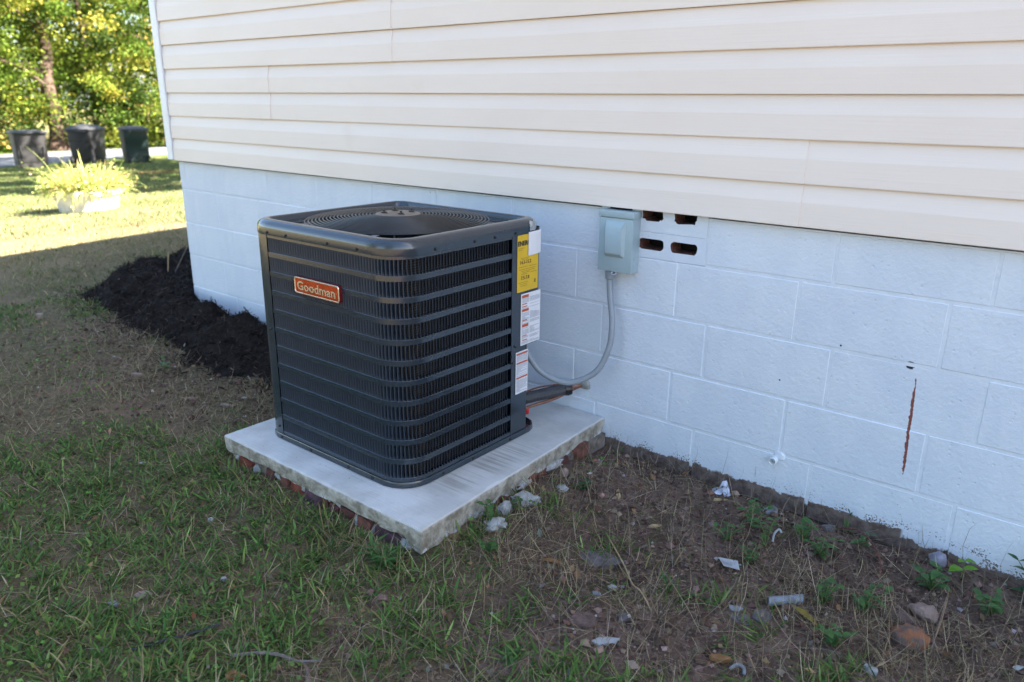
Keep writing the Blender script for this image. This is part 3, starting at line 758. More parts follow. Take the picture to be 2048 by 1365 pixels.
# badge on the left face
bx0, bx1, bz0, bz1 = -.452, -.231, -.0905, -.036
def rbox(x0, x1, z0, z1, r_, y0, y1):
    P = rrect(x0, x1, z0, z1, r_, 5); return G().loops([[(x, y1, z) for x, z in P], [(x, y0, z) for x, z in P]], cap1=True)
badge = rbox(bx0, bx1, bz0, bz1, .009, ay0-.0105, ay0+.002).mk('badge', 'badge_edge', ac)
badge['label'] = 'red foil name badge with pale gold border and raised lettering'
rim_o, rim_i = rrect(bx0+.001, bx1-.001, bz0+.001, bz1-.001, .008, 5), rrect(bx0+.0055, bx1-.0055, bz0+.0055, bz1-.0055, .005, 5)
g = G().loops([[(x, ay0-.0103, z) for x, z in rim_o], [(x, ay0-.0125, z) for x, z in [((a[0]*.7+b[0]*.3), (a[1]*.7+b[1]*.3)) for a, b in zip(rim_o, rim_i)]], [(x, ay0-.0125, z) for x, z in [((a[0]*.3+b[0]*.7), (a[1]*.3+b[1]*.7)) for a, b in zip(rim_o, rim_i)]], [(x, ay0-.0106, z) for x, z in rim_i]])
g.mk('border', 'badge_gold', badge)
P = rrect(bx0+.005, bx1-.005, bz0+.005, bz1-.005, .005, 5)
mk('face', [(x, ay0-.0108, z) for x, z in P], [tuple(range(len(P)))], 'badge_red', badge)
V, F = text_mesh('Goodman', .0455, .0007)
xs_ = [v[0] for v in V]; k = .186/(max(xs_)-min(xs_)); mx_ = (max(xs_)+min(xs_))/2
mk('lettering', [((bx0+bx1)/2+(v[0]-mx_)*k, ay0-.0118-(v[2]+.0006)*1.2, (bz0+bz1)/2-.001+v[1]*.86) for v in V], [tuple(reversed(q)) for q in F], 'badge_gold', badge)
# labels on the service panel (plane facing +X, reading towards +Y)
lx = ax1+.0012
def quadx(y0, y1, z0, z1, x): return [(x, y0, z0), (x, y1, z0), (x, y1, z1), (x, y0, z1)], [(0, 1, 2, 3)]
def thinbox(y0, y1, z0, z1, x, t=.0007): return G().box(x-.0004, x+t, y0, y1, z0, z1)
def xtext(body, size, cy, cz, x, mat, parent, bold=0., left=False):
    V, F = text_mesh(body, size, bold); mn = min(v[0] for v in V)
    mk('lettering', [(x+v[2]*.5, cy+(v[0]-(mn if left else 0)), cz+v[1]) for v in V], F, mat, parent)
yl = thinbox(-.372, -.259, -.118, .0745, lx).mk('yellow_label', 'label_yellow', svc); yl['label'] = 'yellow energy label with black print'
px = lx+.0012
xtext('ENERGY', .0215, -.3705, .0455, px, 'ink', yl, .0009, True)
xtext('14.3-15.2', .0165, -.3295, -.0185, px, 'ink', yl, .0002)
xtext('7.5-7.8', .0165, -.3300, -.0715, px, 'ink', yl, .0002)
g = G()
for z, a, b in ((.030, -.366, -.335), (.025, -.366, -.345), (-.004, -.355, -.310), (-.0085, -.350, -.315), (-.0335, -.366, -.318), (-.0345, -.310, -.268), (-.042, -.362, -.275), (-.048, -.350, -.28), (-.053, -.345, -.305), (-.058, -.350, -.318), (-.0565, -.300, -.268), (-.086, -.366, -.315), (-.092, -.360, -.318), (-.098, -.355, -.32)):
    g.box(px-.0004, px+.0003, a, b, z-.0006, z+.0006)
g.box(px-.0004, px+.0003, -.280, -.272, -.096, -.083)
stuff(g.mk('fine_print', 'ink_olive', yl))
ws = G(); ws.loops([[(lx+.003, -.3165, z), (lx+.0042, -.285, z+.001), (lx+.0025, -.252, z+.002), (lx-.001, -.244, z+.002)] for z in (.001, .04, .080)], closed=False)
o = ws.mk('blank_sheet', 'label_white', svc); o['label'] = 'blank white paper stuck over the top of the yellow label'
def cover_x(y, z):
    inset = -.0052+(.026*(1-math.sqrt(max(0, 1-((z-.096)/.026)**2))) if z > .096 else 0); rr = .062-inset; cy0 = ay1-.062
    return ax1-.062+(math.sqrt(max(rr*rr-max(0, y-cy0)**2, 0)))
tf = G(); tf.loops([[((lambda y, z: (cover_x(y, z), y, z))(-.312+.0125*k+.003*math.sin(q*2.3+k*1.1), .0835+q*.0045*(1-.25*(k == 0))+.0022*math.sin(k*2.6))) for k in range(6)] for q in range(8)], closed=False)
o = tf.mk('torn_sticker', 'foil_tear', cover); o['label'] = 'torn silver remains of a sticker on the corner'
def info_label(name, y0, y1, z0, z1, reds, cols, label):
    lb = thinbox(y0, y1, z0, z1, lx).mk(name, 'label_white', svc); lb['label'] = label
    g = G()
    for a, b, z, h in reds: G().box(px-.0004, px+.0004, a, b, z-h/2, z+h/2).mk('red_bar', 'label_red', lb)
    z = z1-.006; rr = random.Random(len(name))
    while z > z0+.006:
        if all(abs(z-q[2]) > q[3]/2+.0015 for q in reds):
            for a, b in cols:
                y = a
                while y < b:
                    w_ = min(rr.uniform(.003, .010), b-y); g.box(px-.0004, px+.0003, y, y+w_, z-.0006, z+.0006); y += w_+.0014
                    if rr.random() < .06: break
        z -= .0034
    stuff(g.mk('fine_print', 'ink_grey', lb))
info_label('warning_label', -.3495, -.2425, -.309, -.127, [(-.345, -.309, -.1365, .009), (-.344, -.317, -.163, .003), (-.344, -.316, -.172, .003), (-.344, -.308, -.185, .009), (-.343, -.316, -.221, .003), (-.343, -.309, -.239, .010), (-.342, -.318, -.275, .003), (-.341, -.315, -.291, .003)], [(-.344, -.306), (-.300, -.247)], 'tall white warning label with rust red bars')
info_label('caution_label', -.3745, -.308, -.481, -.328, [(-.371, -.311, -.336, .006), (-.371, -.311, -.369, .006), (-.371, -.311, -.423, .006)], [(-.370, -.312)], 'smaller white label with three red bars')
o = mk('sticker', [(-.205, -.806, .1075), (-.165, -.820, .1075), (-.158, -.806, .112), (-.200, -.792, .112)], [(0, 1, 2, 3)], 'sticker', cover)

# ------------------------------------------------------------------ disconnect box, whip, refrigerant lines, drain stub
dx0, dx1, dz0, dz1, dd = .126, .260, -.074, .139, .056
dis = thing('disconnect_box', 'grey green electrical disconnect box on the wall beside the vent holes', 'electrical box', (.193, -.03, dz0))
g = G().box(dx0+.003, dx1-.003, -dd+.006, .004, dz0+.002, dz1-.004, .003); g.mk('enclosure', 'box_grey', dis)
cv = smooth_angle(G().box(dx0, dx1, -dd, -dd+.0075, dz0+.003, dz1-.024, .002).mk('cover', 'box_grey', dis), 30)
smooth_angle(G().box(dx0-.002, dx1+.002, -dd-.003, .0, dz1-.0215, dz1, .003).mk('hood', 'box_grey', dis), 30)
ra, rb2 = (.153, .232, -.020, .106), (.160, .224, -.016, .078)
g = G().loops([[(ra[0], -dd+.0002, ra[2]), (ra[1], -dd+.0002, ra[2]), (ra[1], -dd+.0002, ra[3]), (ra[0], -dd+.0002, ra[3])], [(ra[0]+.002, -dd-.0012, ra[2]+.002), (ra[1]-.002, -dd-.0012, ra[2]+.002), (ra[1]-.002, -dd-.0012, ra[3]-.002), (ra[0]+.002, -dd-.0012, ra[3]-.002)],
               [(rb2[0], -dd-.013, rb2[2]+.01), (rb2[1], -dd-.013, rb2[2]+.01), (rb2[1], -dd-.016, rb2[3]), (rb2[0], -dd-.016, rb2[3])]], cap1=True)
bmx = bmesh.new()
vv = [bmx.verts.new(v) for v in g.V]; [bmx.faces.new([vv[i] for i in q]) for q in g.F]
bmesh.ops.bevel(bmx, geom=bmx.edges[:], offset=.0018, segments=2, affect='EDGES')
smooth_angle(G().bm(bmx).mk('raised_panel', 'box_grey', cv), 35)
G().tube(spline([(.187, -dd+.004, dz0+.004), (.187, -dd-.004, dz0-.004), (.195, -dd-.006, dz0-.006), (.203, -dd-.004, dz0-.004), (.203, -dd+.004, dz0+.004)], 4), .0022, 6).mk('latch_ring', 'steel', dis)
for z in (-.02, -.045): G().lathe([(.008, -.0006), (.0075, .0006), (0, .0006)], (dx1-.0028, -.028, z), 16, 'X').mk('knockout', 'box_grey', dis)

whip = thing('electrical_whip', 'curved grey conduit hanging from the disconnect box to the condenser', 'conduit', (.1, -.12, -.49))
cp = spline([(.165, -.032, -.066), (.166, -.034, -.11), (.178, -.042, -.18), (.197, -.055, -.255), (.199, -.072, -.345), (.164, -.100, -.438), (.080, -.145, -.485), (-.008, -.185, -.458), (-.060, -.215, -.385), (-.085, -.232, -.33)], 10)
smooth_angle(G().tube(cp, .0112, 14).mk('tube', 'conduit', whip), 60)
smooth_angle(G().lathe([(.012, -.030), (.0165, -.026), (.0175, -.010), (.0175, -.001), (.014, .004), (0, .004)], (.1655, -.033, -.076), 20).mk('connector', 'conduit', whip), 40)
g = G()
for k in range(3): g.lathe([(.0178, -.0105+k*.004), (.0185, -.009+k*.004), (.0178, -.0075+k*.004)], (.1655, -.033, -.078), 20)
g.mk('collar_ridge', 'conduit', whip)

ls = thing('line_set', 'black insulated refrigerant line with bare copper tube entering the wall', 'refrigerant line', (0, -.1, -.6))
P = spline([(-.085, -.255, -.560), (-.062, -.22, -.561), (-.030, -.135, -.559), (-.004, -.075, -.556), (.018, -.04, -.553)], 8)
smooth_angle(G().tube(P[:8], .0225, 16).mk('foam_end', 'foam', ls), 50)
rib = [.0215+.0011*(i % 2) for i in range(64)]; PP = [P[7].lerp(P[-5], i/63) for i in range(64)]
G().tube(PP, rib, 16).mk('ribbed_sleeve', 'flex', ls)
smooth_angle(G().tube([P[-7]+Vector((0, 0, .002)), P[-4], P[-1]], [.0260, .0275, .0250], 16).mk('tape_wrap', 'tape', ls), 50)
smooth_angle(G().tube(spline([(-.062, -.25, -.603), (-.050, -.22, -.594), (-.008, -.11, -.582), (.015, -.055, -.566), (.034, -.02, -.552), (.050, .01, -.546)], 8), .0062, 10).mk('copper_tube', 'copper', ls), 60)
smooth_angle(G().tube(spline([(.015, -.04, -.552), (.034, -.02, -.546), (.046, .006, -.541)], 6), .0105, 10).mk('suction_tube', 'copper', ls), 60)
smooth_angle(G().tube(spline([(-.075, -.25, -.545), (-.050, -.17, -.532), (-.018, -.09, -.534), (.012, -.04, -.536), (.044, .004, -.538)], 8), .0032, 8).mk('control_cable', 'brick_core', ls), 60)
G().lathe([(0, -.012), (.009, -.012), (.010, .006), (.006, .012), (0, .012)], (-.052, -.222, -.606), 14).mk('red_cap', 'red_cap', ls)
lump('caulk', (.052, -.002, -.538), (.030, .008, .022), 'mortar_blob', ls, 2, .5)

stub = thing('drain_stub', 'short white plastic pipe stub poking out of the lower wall', 'pipe stub', (.812, -.02, -.628))
smooth_angle(G().lathe([(.0128, .02), (.0128, -.022), (.0108, -.023), (.0104, -.020), (.0104, .012), (0, .012)], (.806, 0, -.617), 24, 'Y').mk('pipe', 'pvc', stub), 40)
lump('sealant', (.822, -.001, -.600), (.020, .004, .016), 'block', stub, 2, .6)

def leafcloud(name, c, s0, s1, col, parent, origin, mat='leaf', flat=.55):
    m = len(c); s = rng.uniform(s0, s1, m)[:, None]; nrm = rng.normal(0, 1, (m, 3)); nrm[:, 2] = np.abs(nrm[:, 2])+.3; nrm /= np.linalg.norm(nrm, axis=1)[:, None]
    t = np.cross(nrm, rng.normal(0, 1, (m, 3))); t /= np.linalg.norm(t, axis=1)[:, None]; b = np.cross(nrm, t)
    V = np.stack([c-t*s, c-b*s*flat+nrm*s*.12, c+t*s, c+b*s*flat+nrm*s*.12], 1)
    return npmesh(name, V.reshape(-1, 3), np.arange(m*4).reshape(-1, 4), mat, parent, smooth=False, col=np.repeat(col, 4, 0), origin=origin)

# ------------------------------------------------------------------ mulch bed
def mulch():
    xs = np.arange(-5.2, -.4, .03); ys = np.arange(-.85, 2.6, .03)
    gx, gy = np.meshgrid(xs, ys); d = poly_sd(gx, gy, MULCH)+.20*fbm(gx*6, gy*6, 21)
    V = np.stack([gx, gy, gz(gx, gy)+mulch_h(gx, gy)], -1).reshape(-1, 3); nx, ny = len(xs), len(ys)
    i = np.arange(nx-1)[None, :]+np.arange(ny-1)[:, None]*nx
    keep = (d[:-1, :-1] > -.08) & ~((gx[:-1, :-1] > HX0+.05) & (gy[:-1, :-1] > .03))
    F = np.stack([i, i+1, i+1+nx, i+nx], -1)[keep]
    o = npmesh('mulch_bed', V, F, 'mulch', smooth=True); o['kind'] = 'stuff'; o['label'] = 'dark mulch heaped along the foot of the wall and around the corner'; o['category'] = 'mulch'
    bm = bmesh.new(); bm.from_mesh(o.data); bmesh.ops.delete(bm, geom=[v for v in bm.verts if not v.link_faces], context='VERTS'); bm.to_mesh(o.data); bm.free()
    n = 26000; x = rng.uniform(-5.1, -.45, n*2); y = rng.uniform(-.8, 2.0, n*2)
    d = poly_sd(x, y, MULCH)+.20*fbm(x*6, y*6, 21)
    k = (d > -.03-.22*rng.random(len(x))**4) & ~((x > HX0) & (y > -.005)); x, y = x[k][:n], y[k][:n]
    L = rng.uniform(.015, .06, len(x)); w = rng.uniform(.002, .006, len(x)); a = rng.uniform(0, 2*PI, len(x)); tilt = rng.normal(0, .45, len(x))
    z = gz(x, y)+np.maximum(mulch_h(x, y), 0)+rng.uniform(.0, .010, len(x))
    c = np.stack([x, y, z], -1); t = np.stack([np.cos(a)*np.cos(tilt), np.sin(a)*np.cos(tilt), np.sin(tilt)], -1)
    s = np.stack([-np.sin(a), np.cos(a), rng.normal(0, .6, len(x))], -1)
    V = np.stack([c-t*L[:, None]/2-s*w[:, None]/2, c+t*L[:, None]/2-s*w[:, None]/3, c+t*L[:, None]/2+s*w[:, None]/3, c-t*L[:, None]/2+s*w[:, None]/2], 1)
    V[:, :, 1] = np.where((V[:, :, 0] > HX0-.01), np.minimum(V[:, :, 1], -.004), V[:, :, 1])
    b = (.008+.05*rng.random(len(x))**4)*(1+3*(rng.random(len(x)) > .985)); col = np.stack([b*1.3, b*.95, b*.80], -1)
    col = np.repeat(col, 4, 0)
    o = npmesh('mulch_shreds', V.reshape(-1, 3), np.arange(len(x)*4).reshape(-1, 4), 'shred', col=col); o['kind'] = 'stuff'; o['label'] = 'black shredded bark strewn over the mulch bed'; o['category'] = 'mulch'
mulch()

# ------------------------------------------------------------------ grass
BARE = np.array([(-2.9, -.36), (-1.5, -.42), (-.82, -.45), (-.82, -.72), (-1.2, -.80), (-1.6, -.90), (-2.3, -.82), (-2.8, -.62)])
def inside_any(x, y):
    house_ = (x > HX0-.01) & (y > -.012); pad_ = (x > -.81) & (x < .20) & (y > -1.022)
    rd = (x-(-23.45))*-.932+(y-5.62)*-.362; road_ = (rd > -.1) & (rd < 6.0)
    pot = np.hypot(x+8.86, y-1.93) < .42
    return house_ | pad_ | road_ | pot
def green(x, y):
    n = fbm(x*1.7, y*1.7, 41, 4)*2+.5; n2 = fbm(x*5.5, y*5.5, 43)*2+.5
    d = np.clip(.05+1.05*sst(.34, .62, n+.45*(n2-.5)), .06, 1)
    edge = sst(.45, .0, np.maximum(np.maximum(-.8-x, x-.2), -1.02-y)) if False else np.clip(1-np.hypot(np.maximum(np.maximum(-.75-x, x-.2), 0), np.maximum(-1.02-y, 0))/.38, 0, 1)
    d = np.maximum(d, edge*(x < .22)*.95)
    right = sst(.10, .45, x+.25*(y+1.0)); d = d*(1-right*(.16+.66*sst(-.80, -.30, y)))
    b = poly_sd(x, y, BARE)+.25*fbm(x*4, y*4, 45); d = d*(1-.88*sst(-.05, .12, b))
    d = d+.22*sst(-1.0, -1.8, x)*(1-sst(-.25, .05, poly_sd(x, y, BARE)))
    d = d*(1-sst(-.05, .05, poly_sd(x, y, MULCH)))
    return np.clip(d, 0, 1)
def scatter(n, r0, r1, a0, a1):
    rr = rng.uniform(r0, r1, n); a = R(1)*rng.uniform(a0, a1, n)
    return CAM.x+rr*np.sin(a), CAM.y+rr*np.cos(a), rr
def blades(name, x, y, L, wd, lean, bend, col, mat, label, lift=0., az=None):
    n = len(x); a = rng.uniform(0, 2*PI, n) if az is None else az; z = gz(x, y)-.004+lift
    ts = np.array([0, .38, .72, 1.]); wt = np.array([.75, 1, .7, 0])
    px = np.zeros((n, 4)); pz = np.zeros((n, 4)); th = lean.copy()
    for k in range(1, 4):
        th = lean+bend*ts[k]; dl = L*(ts[k]-ts[k-1]); px[:, k] = px[:, k-1]+dl*np.sin(th); pz[:, k] = pz[:, k-1]+dl*np.cos(th)
    pz = np.maximum(pz, .002)
    cx = x[:, None]+px*np.cos(a)[:, None]; cy = y[:, None]+px*np.sin(a)[:, None]; cz = z[:, None]+pz
    tw = a+PI/2+rng.normal(0, .5, n); sxv, syv = np.cos(tw), np.sin(tw)
    V = np.zeros((n, 7, 3))
    for k in range(3):
        for s, sg in ((0, -1), (1, 1)):
            V[:, k*2+s, 0] = cx[:, k]+sg*sxv*wd*wt[k]/2; V[:, k*2+s, 1] = cy[:, k]+sg*syv*wd*wt[k]/2; V[:, k*2+s, 2] = cz[:, k]
    V[:, 6, 0], V[:, 6, 1], V[:, 6, 2] = cx[:, 3], cy[:, 3], cz[:, 3]
    b = np.arange(n)[:, None]*7
    Q = np.concatenate([b+np.array([[0, 1, 3, 2]]), b+np.array([[2, 3, 5, 4]])]); T = b+np.array([[4, 5, 6]])
    o = npmesh(name, V.reshape(-1, 3), Q, mat, smooth=True, col=np.repeat(col, 7, 0), tris=T); o['kind'] = 'stuff'; o['label'] = label; o['category'] = 'grass'; return o
def pal(n, cols, w, var=.22):
    c = np.array(cols)[rng.choice(len(cols), n, p=np.array(w)/sum(w))]; return c*np.exp(rng.normal(0, var, (n, 1)))*np.exp(rng.normal(0, .06, (n, 3)))
GREENS = [(.085, .130, .034), (.12, .165, .040), (.055, .085, .026), (.17, .19, .055), (.22, .18, .075)]
def near_grass():
    x, y, rr = scatter(460000, 1.0, 9.5, -100, 12)
    k = (rng.random(len(x)) < green(x, y)*np.clip(.55+.05*rr, 0, 1)) & ~inside_any(x, y); x, y, rr = x[k], y[k], rr[k]; n = len(x)
    clump = fbm(x*3, y*3, 61)*2+.5
    L = rng.lognormal(math.log(.031), .45, n)*(.65+.7*clump)*(1+.4*np.clip(1-np.hypot(np.maximum(np.maximum(-.75-x, x-.2), 0), np.maximum(-1.02-y, 0))/.3, 0, 1)); L = np.clip(L, .012, .14)
    wd = rng.uniform(.0016, .0046, n)*(1+.10*np.clip(rr-3, 0, 6))
    col = pal(n, GREENS, [3, 3, 2, 1.2, .8]); dry = rng.random(n) < .28+.22*sst(-3., -7., x)+.32*(fbm(x*2.3, y*2.3, 63) > .03)+.15*(x > .3); col[dry] = pal(dry.sum(), [(.24, .185, .10), (.18, .14, .08), (.30, .24, .14)], [1, 1, 1])
    blades('lawn_grass', x, y, L, wd, rng.uniform(.1, 1.2, n), rng.uniform(.3, 1.6, n), col, 'grass', 'patchy green lawn grass in the shade around the concrete pad')
    # broad crabgrass leaves, in rosettes
    m = 2600; x, y, rr = scatter(m*6, 1.1, 6, -95, 8); k = (rng.random(len(x)) < (green(x, y)-.35)*1.6) & ~inside_any(x, y); x, y = x[k][:m], y[k][:m]
    per = 9; X_ = np.repeat(x, per); Y_ = np.repeat(y, per); n = len(X_); X_ = X_+rng.normal(0, .012, n); Y_ = Y_+rng.normal(0, .012, n)
    blades('crabgrass', X_, Y_, rng.uniform(.022, .065, n), rng.uniform(.0038, .0075, n), rng.uniform(.5, 1.2, n), rng.uniform(.0, .7, n), pal(n, [(.07, .135, .035), (.10, .170, .042), (.15, .205, .06)], [2, 2, 1], .25), 'grass', 'broad bladed crabgrass tufts scattered through the lawn')
    # straw: dead stems lying about
    x, y, rr = scatter(380000, 1.0, 8.5, -98, 12); g_ = green(x, y); st = fbm(x*2.6, y*2.6, 71)*2+.5
    p_ = np.clip(.16+.55*(1-g_)*sst(.30, .55, st)+.25*(st-.5), .05, 1)*(1-sst(-.02, .06, poly_sd(x, y, MULCH)))
    p_ = p_*(1-.45*sst(-1.2, -2.2, x)*(1-sst(-.2, .1, poly_sd(x, y, BARE))))
    nearwall = (y > -.24-.15*st) & (x > .15); p_ = np.where(nearwall, p_*.35, p_)
    k = (rng.random(len(x)) < p_) & ~inside_any(x, y); x, y, rr = x[k], y[k], rr[k]; n = len(x)
    blades('dry_grass', x, y, np.clip(rng.lognormal(math.log(.045), .5, n), .012, .12), rng.uniform(.0007, .0019, n)*(1+.1*np.clip(rr-3, 0, 5)), rng.uniform(.7, 1.5, n), rng.uniform(-.9, 1.1, n),
           pal(n, [(.28, .21, .12), (.20, .15, .09), (.36, .29, .19), (.13, .10, .07)], [2, 2, 1, 2], .25), 'straw', 'dead straw coloured grass matted over the bare soil', lift=rng.uniform(.002, .014, n))
def strands():
    x, y, rr = scatter(14000, 1.1, 4.2, -75, 10); k = (rng.random(len(x)) < np.where(x > .22, .55, .12)) & ~inside_any(x, y) & (poly_sd(x, y, MULCH) < 0); x, y = x[k], y[k]; n = len(x)
    blades('straw_strands', x, y, rng.uniform(.06, .19, n), rng.uniform(.0009, .0017, n), rng.uniform(.6, 1.4, n), rng.choice([-1, 1], n)*rng.uniform(.3, 1.6, n), pal(n, [(.30, .24, .15), (.22, .175, .115), (.38, .32, .22), (.17, .125, .09)], [2, 2, 1, 2], .2), 'straw', 'long curling straw strands over the soil right of the pad', lift=rng.uniform(.003, .015, n))
near_grass()
strands()
def litter():
    x, y, rr = scatter(60000, 1.1, 5.5, -92, 10); patch = fbm(x*2.1, y*2.1, 131)*2+.5
    k = (rng.random(len(x)) < .45*sst(.50, .68, patch)) & ~inside_any(x, y) & (poly_sd(x, y, MULCH) < -.03) & (poly_sd(x, y, BARE) < 0) & (x < .3); x, y = x[k][:3200], y[k][:3200]; n = len(x)
    o = leafcloud('ground_ivy', np.stack([x, y, gz(x, y)+rng.uniform(.004, .024, n)], -1), .004, .009, pal(n, [(.09, .17, .04), (.12, .21, .05), (.16, .22, .06)], [2, 2, 1]), None, (0, 0, 0), 'grass', .7); o['kind'] = 'stuff'; o['label'] = 'small round leaved ground cover patches in the lawn'; o['category'] = 'ground cover'
    x, y, rr = scatter(9000, 1.1, 6, -92, 10); k = (rng.random(len(x)) < .22) & ~inside_any(x, y); x, y = x[k], y[k]; n = len(x)
    o = leafcloud('leaf_litter', np.stack([x, y, gz(x, y)+rng.uniform(.005, .02, n)], -1), .006, .016, pal(n, [(.20, .11, .06), (.12, .075, .05), (.28, .20, .11), (.16, .14, .12)], [2, 3, 1, 1]), None, (0, 0, 0), 'straw', .6); o['kind'] = 'stuff'; o['label'] = 'scraps of dead leaves strewn over the ground'; o['category'] = 'leaf litter'
def far_grass():
    x, y, rr = scatter(150000, 9, 27.5, -82, -50)
    k = ~inside_any(x, y) & (rng.random(len(x)) < .45+1.1*fbm(x*.9, y*.9, 81)+.25); x, y, rr = x[k], y[k], rr[k]; n = len(x)
    col = pal(n, [(.085, .12, .032), (.12, .15, .045), (.21, .19, .09), (.06, .09, .026)], [3, 2, 2.5, 1.5])
    blades('far_lawn', x, y, rng.uniform(.03, .075, n), rng.uniform(.004, .009, n)*(1+(rr-9)/18), rng.uniform(.2, 1.2, n), rng.uniform(.1, 1., n), col, 'grass', 'sunlit lawn stretching back to the road')
far_grass()
litter()

# soil crumbs and grit near the wall
def crumbs():
    n = 26000; x, y, rr = scatter(n*4, 1.1, 5, -80, 10); p_ = np.clip(1.1-green(x, y)*1.6, 0, 1)*(1-sst(-.02, .05, poly_sd(x, y, MULCH)))*np.where(x > .2, 1, .35+.6*(poly_sd(x, y, BARE) > -.1))
    k = (rng.random(len(x)) < p_) & ~inside_any(x, y); x, y = x[k][:n], y[k][:n]; n = len(x)
    s = np.clip(rng.lognormal(math.log(.0034), .6, n), .0014, .015)
    O = np.array([(1, 0, 0), (0, 1, 0), (-1, 0, 0), (0, -1, 0), (0, 0, .75), (0, 0, -.6)], float)
    a = rng.uniform(0, 2*PI, n); ca, sa = np.cos(a), np.sin(a)
    P = O[None]*(s[:, None, None])*rng.uniform(.6, 1.35, (n, 6, 3))+rng.normal(0, .12, (n, 6, 3))*s[:, None, None]
    V = np.stack([P[..., 0]*ca[:, None]-P[..., 1]*sa[:, None]+x[:, None], P[..., 0]*sa[:, None]+P[..., 1]*ca[:, None]+y[:, None], P[..., 2]+(gz(x, y)+s*.3)[:, None]], -1)
    T = np.array([(0, 1, 4), (1, 2, 4), (2, 3, 4), (3, 0, 4), (1, 0, 5), (2, 1, 5), (3, 2, 5), (0, 3, 5)])
    col = pal(n, [(.13, .085, .065), (.08, .052, .040), (.20, .14, .11), (.33, .32, .31)], [4, 4, 2, .14], .25)
    o = npmesh('soil_crumbs', V.reshape(-1, 3), np.zeros((0, 4), int), 'crumb', col=np.repeat(col, 6, 0), tris=(np.arange(n)[:, None, None]*6+T[None]).reshape(-1, 3))
    o['kind'] = 'stuff'; o['label'] = 'crumbled reddish brown soil and grit beside the wall'; o['category'] = 'soil'
crumbs()

# ------------------------------------------------------------------ weeds: each its own plant with its own leaves
def leaf_geo(base, az, el, L, w_, curl=.35, fold=.25):
    d = Vector((math.cos(az)*math.cos(el), math.sin(az)*math.cos(el), math.sin(el))); sd_ = Vector((-math.sin(az), math.cos(az), 0)); up = sd_.cross(d)*-1
    if up.z < 0: up = -up
    V = []; F = []; prof = [(0, .06), (.18, .62), (.4, 1), (.65, .86), (.85, .48), (1, .03)]
    for t, k in prof:
        c = Vector(base)+d*L*t-Vector((0, 0, 1))*curl*L*t*t
        V += [c-sd_*w_/2*k+up*fold*w_/2*k, c, c+sd_*w_/2*k+up*fold*w_/2*k]
    for i in range(len(prof)-1): F += [(i*3, i*3+1, i*3+4, i*3+3), (i*3+1, i*3+2, i*3+5, i*3+4)]
    return V, F
def weed(name, label, x, y, h, stems, mat, lw=(.02, .012), cat='weed', pairs=3, tilt=.25, el=.35):
    z = float(gz(x, y))-.004; t = thing(name, label, cat, (x, y, z))
    for s in range(stems):
        a = rnd.uniform(0, 2*PI); k = rnd.uniform(.2, 1)*tilt*(1 if stems > 1 else .4); hh = h*rnd.uniform(.75, 1.1)
        P = spline([(x, y, z), (x+math.cos(a)*hh*k*.4, y+math.sin(a)*hh*k*.4, z+hh*.55), (x+math.cos(a)*hh*k, y+math.sin(a)*hh*k, z+hh)], 5)
        G().tube(P, [.0018*(1-.5*i/len(P)) for i in range(len(P))], 6).mk('stem', 'stem', t)
        for q in range(pairs):
            i = min(len(P)-1, int((q+1)/pairs*(len(P)-1))); b = rnd.uniform(0, PI)
            for e in (0, PI):
                sc = rnd.uniform(.5, 1.15)
                V, F = leaf_geo(P[i], b+e+rnd.uniform(-.3, .3), el+rnd.uniform(-.2, .25), lw[0]*sc, lw[1]*sc, rnd.uniform(.1, .45)); mk('leaf', V, F, mat, t, smooth=True)
    return t
weed('seedling', 'bright lime green seedling with two broad pairs of leaves by the wall foot', 1.385, -.085, .075, 1, 'weed_bright', (.05, .032), 'seedling', 2, .2, .45)
weed('climbing_sprout', 'thin sprout with two oval leaves one above the other against the wall', 1.062, -.030, .085, 1, 'weed', (.030, .022), 'sprout', 2, .1, 1.1)
weed('leafy_weed', 'dark leafy weed clump below the bare strip of wall', .835, -.215, .075, 5, 'weed', (.032, .018), pairs=3, tilt=.8)
weed('leafy_weed', 'pale leaved upright weed beside the curl of white plastic', .905, -.285, .085, 2, 'weed', (.028, .016), pairs=4, tilt=.5)
weed('leafy_weed', 'bushy weed clump in the middle of the wall foot', .985, -.190, .075, 5, 'weed', (.034, .019), pairs=3, tilt=.8)
weed('low_weed', 'low weed with a yellowing leaf near the end of the bare strip', 1.120, -.115, .030, 3, 'weed', (.030, .017), pairs=2, tilt=1.)
weed('leafy_weed', 'fine leaved weed between the printed paper scrap and the wall', .900, -.400, .050, 5, 'weed', (.030, .010), pairs=3, tilt=.9)
weed('leafy_weed', 'weed standing right of the grey pipe offcut', 1.130, -.470, .075, 4, 'weed', (.032, .018), pairs=3, tilt=.7)
weed('leafy_weed', 'spreading weed over the soil below the lime green seedling', 1.330, -.200, .06, 5, 'weed', (.036, .02), pairs=3, tilt=1.)
weed('leafy_weed', 'weed with rounded leaves left of the rust coloured stone', 1.200, -.610, .06, 5, 'weed', (.028, .019), pairs=3, tilt=.9)
weed('feathery_weed', 'small feathery green tuft alone on the straw litter', .790, -.680, .050, 4, 'weed', (.035, .009), pairs=3, tilt=.35, el=.9)
weed('star_weed', 'star shaped low weed at the bottom edge of the lawn', .620, -1.140, .018, 3, 'weed', (.045, .010), pairs=3, tilt=1.2, el=.15)
weed('corner_weed', 'lush weed clump at the front corner of the concrete pad', .130, -1.095, .045, 12, 'weed', (.05, .009), pairs=3, tilt=1.5)
weed('slab_weed', 'light green weed growing out of the bricks at the right side of the pad', .235, -.770, .06, 4, 'weed', (.026, .017), pairs=3, tilt=.7)
weed('slab_weed', 'small two leaved weed between plaster lumps by the pad', .245, -.640, .05, 2, 'weed', (.026, .017), pairs=2, tilt=.5)
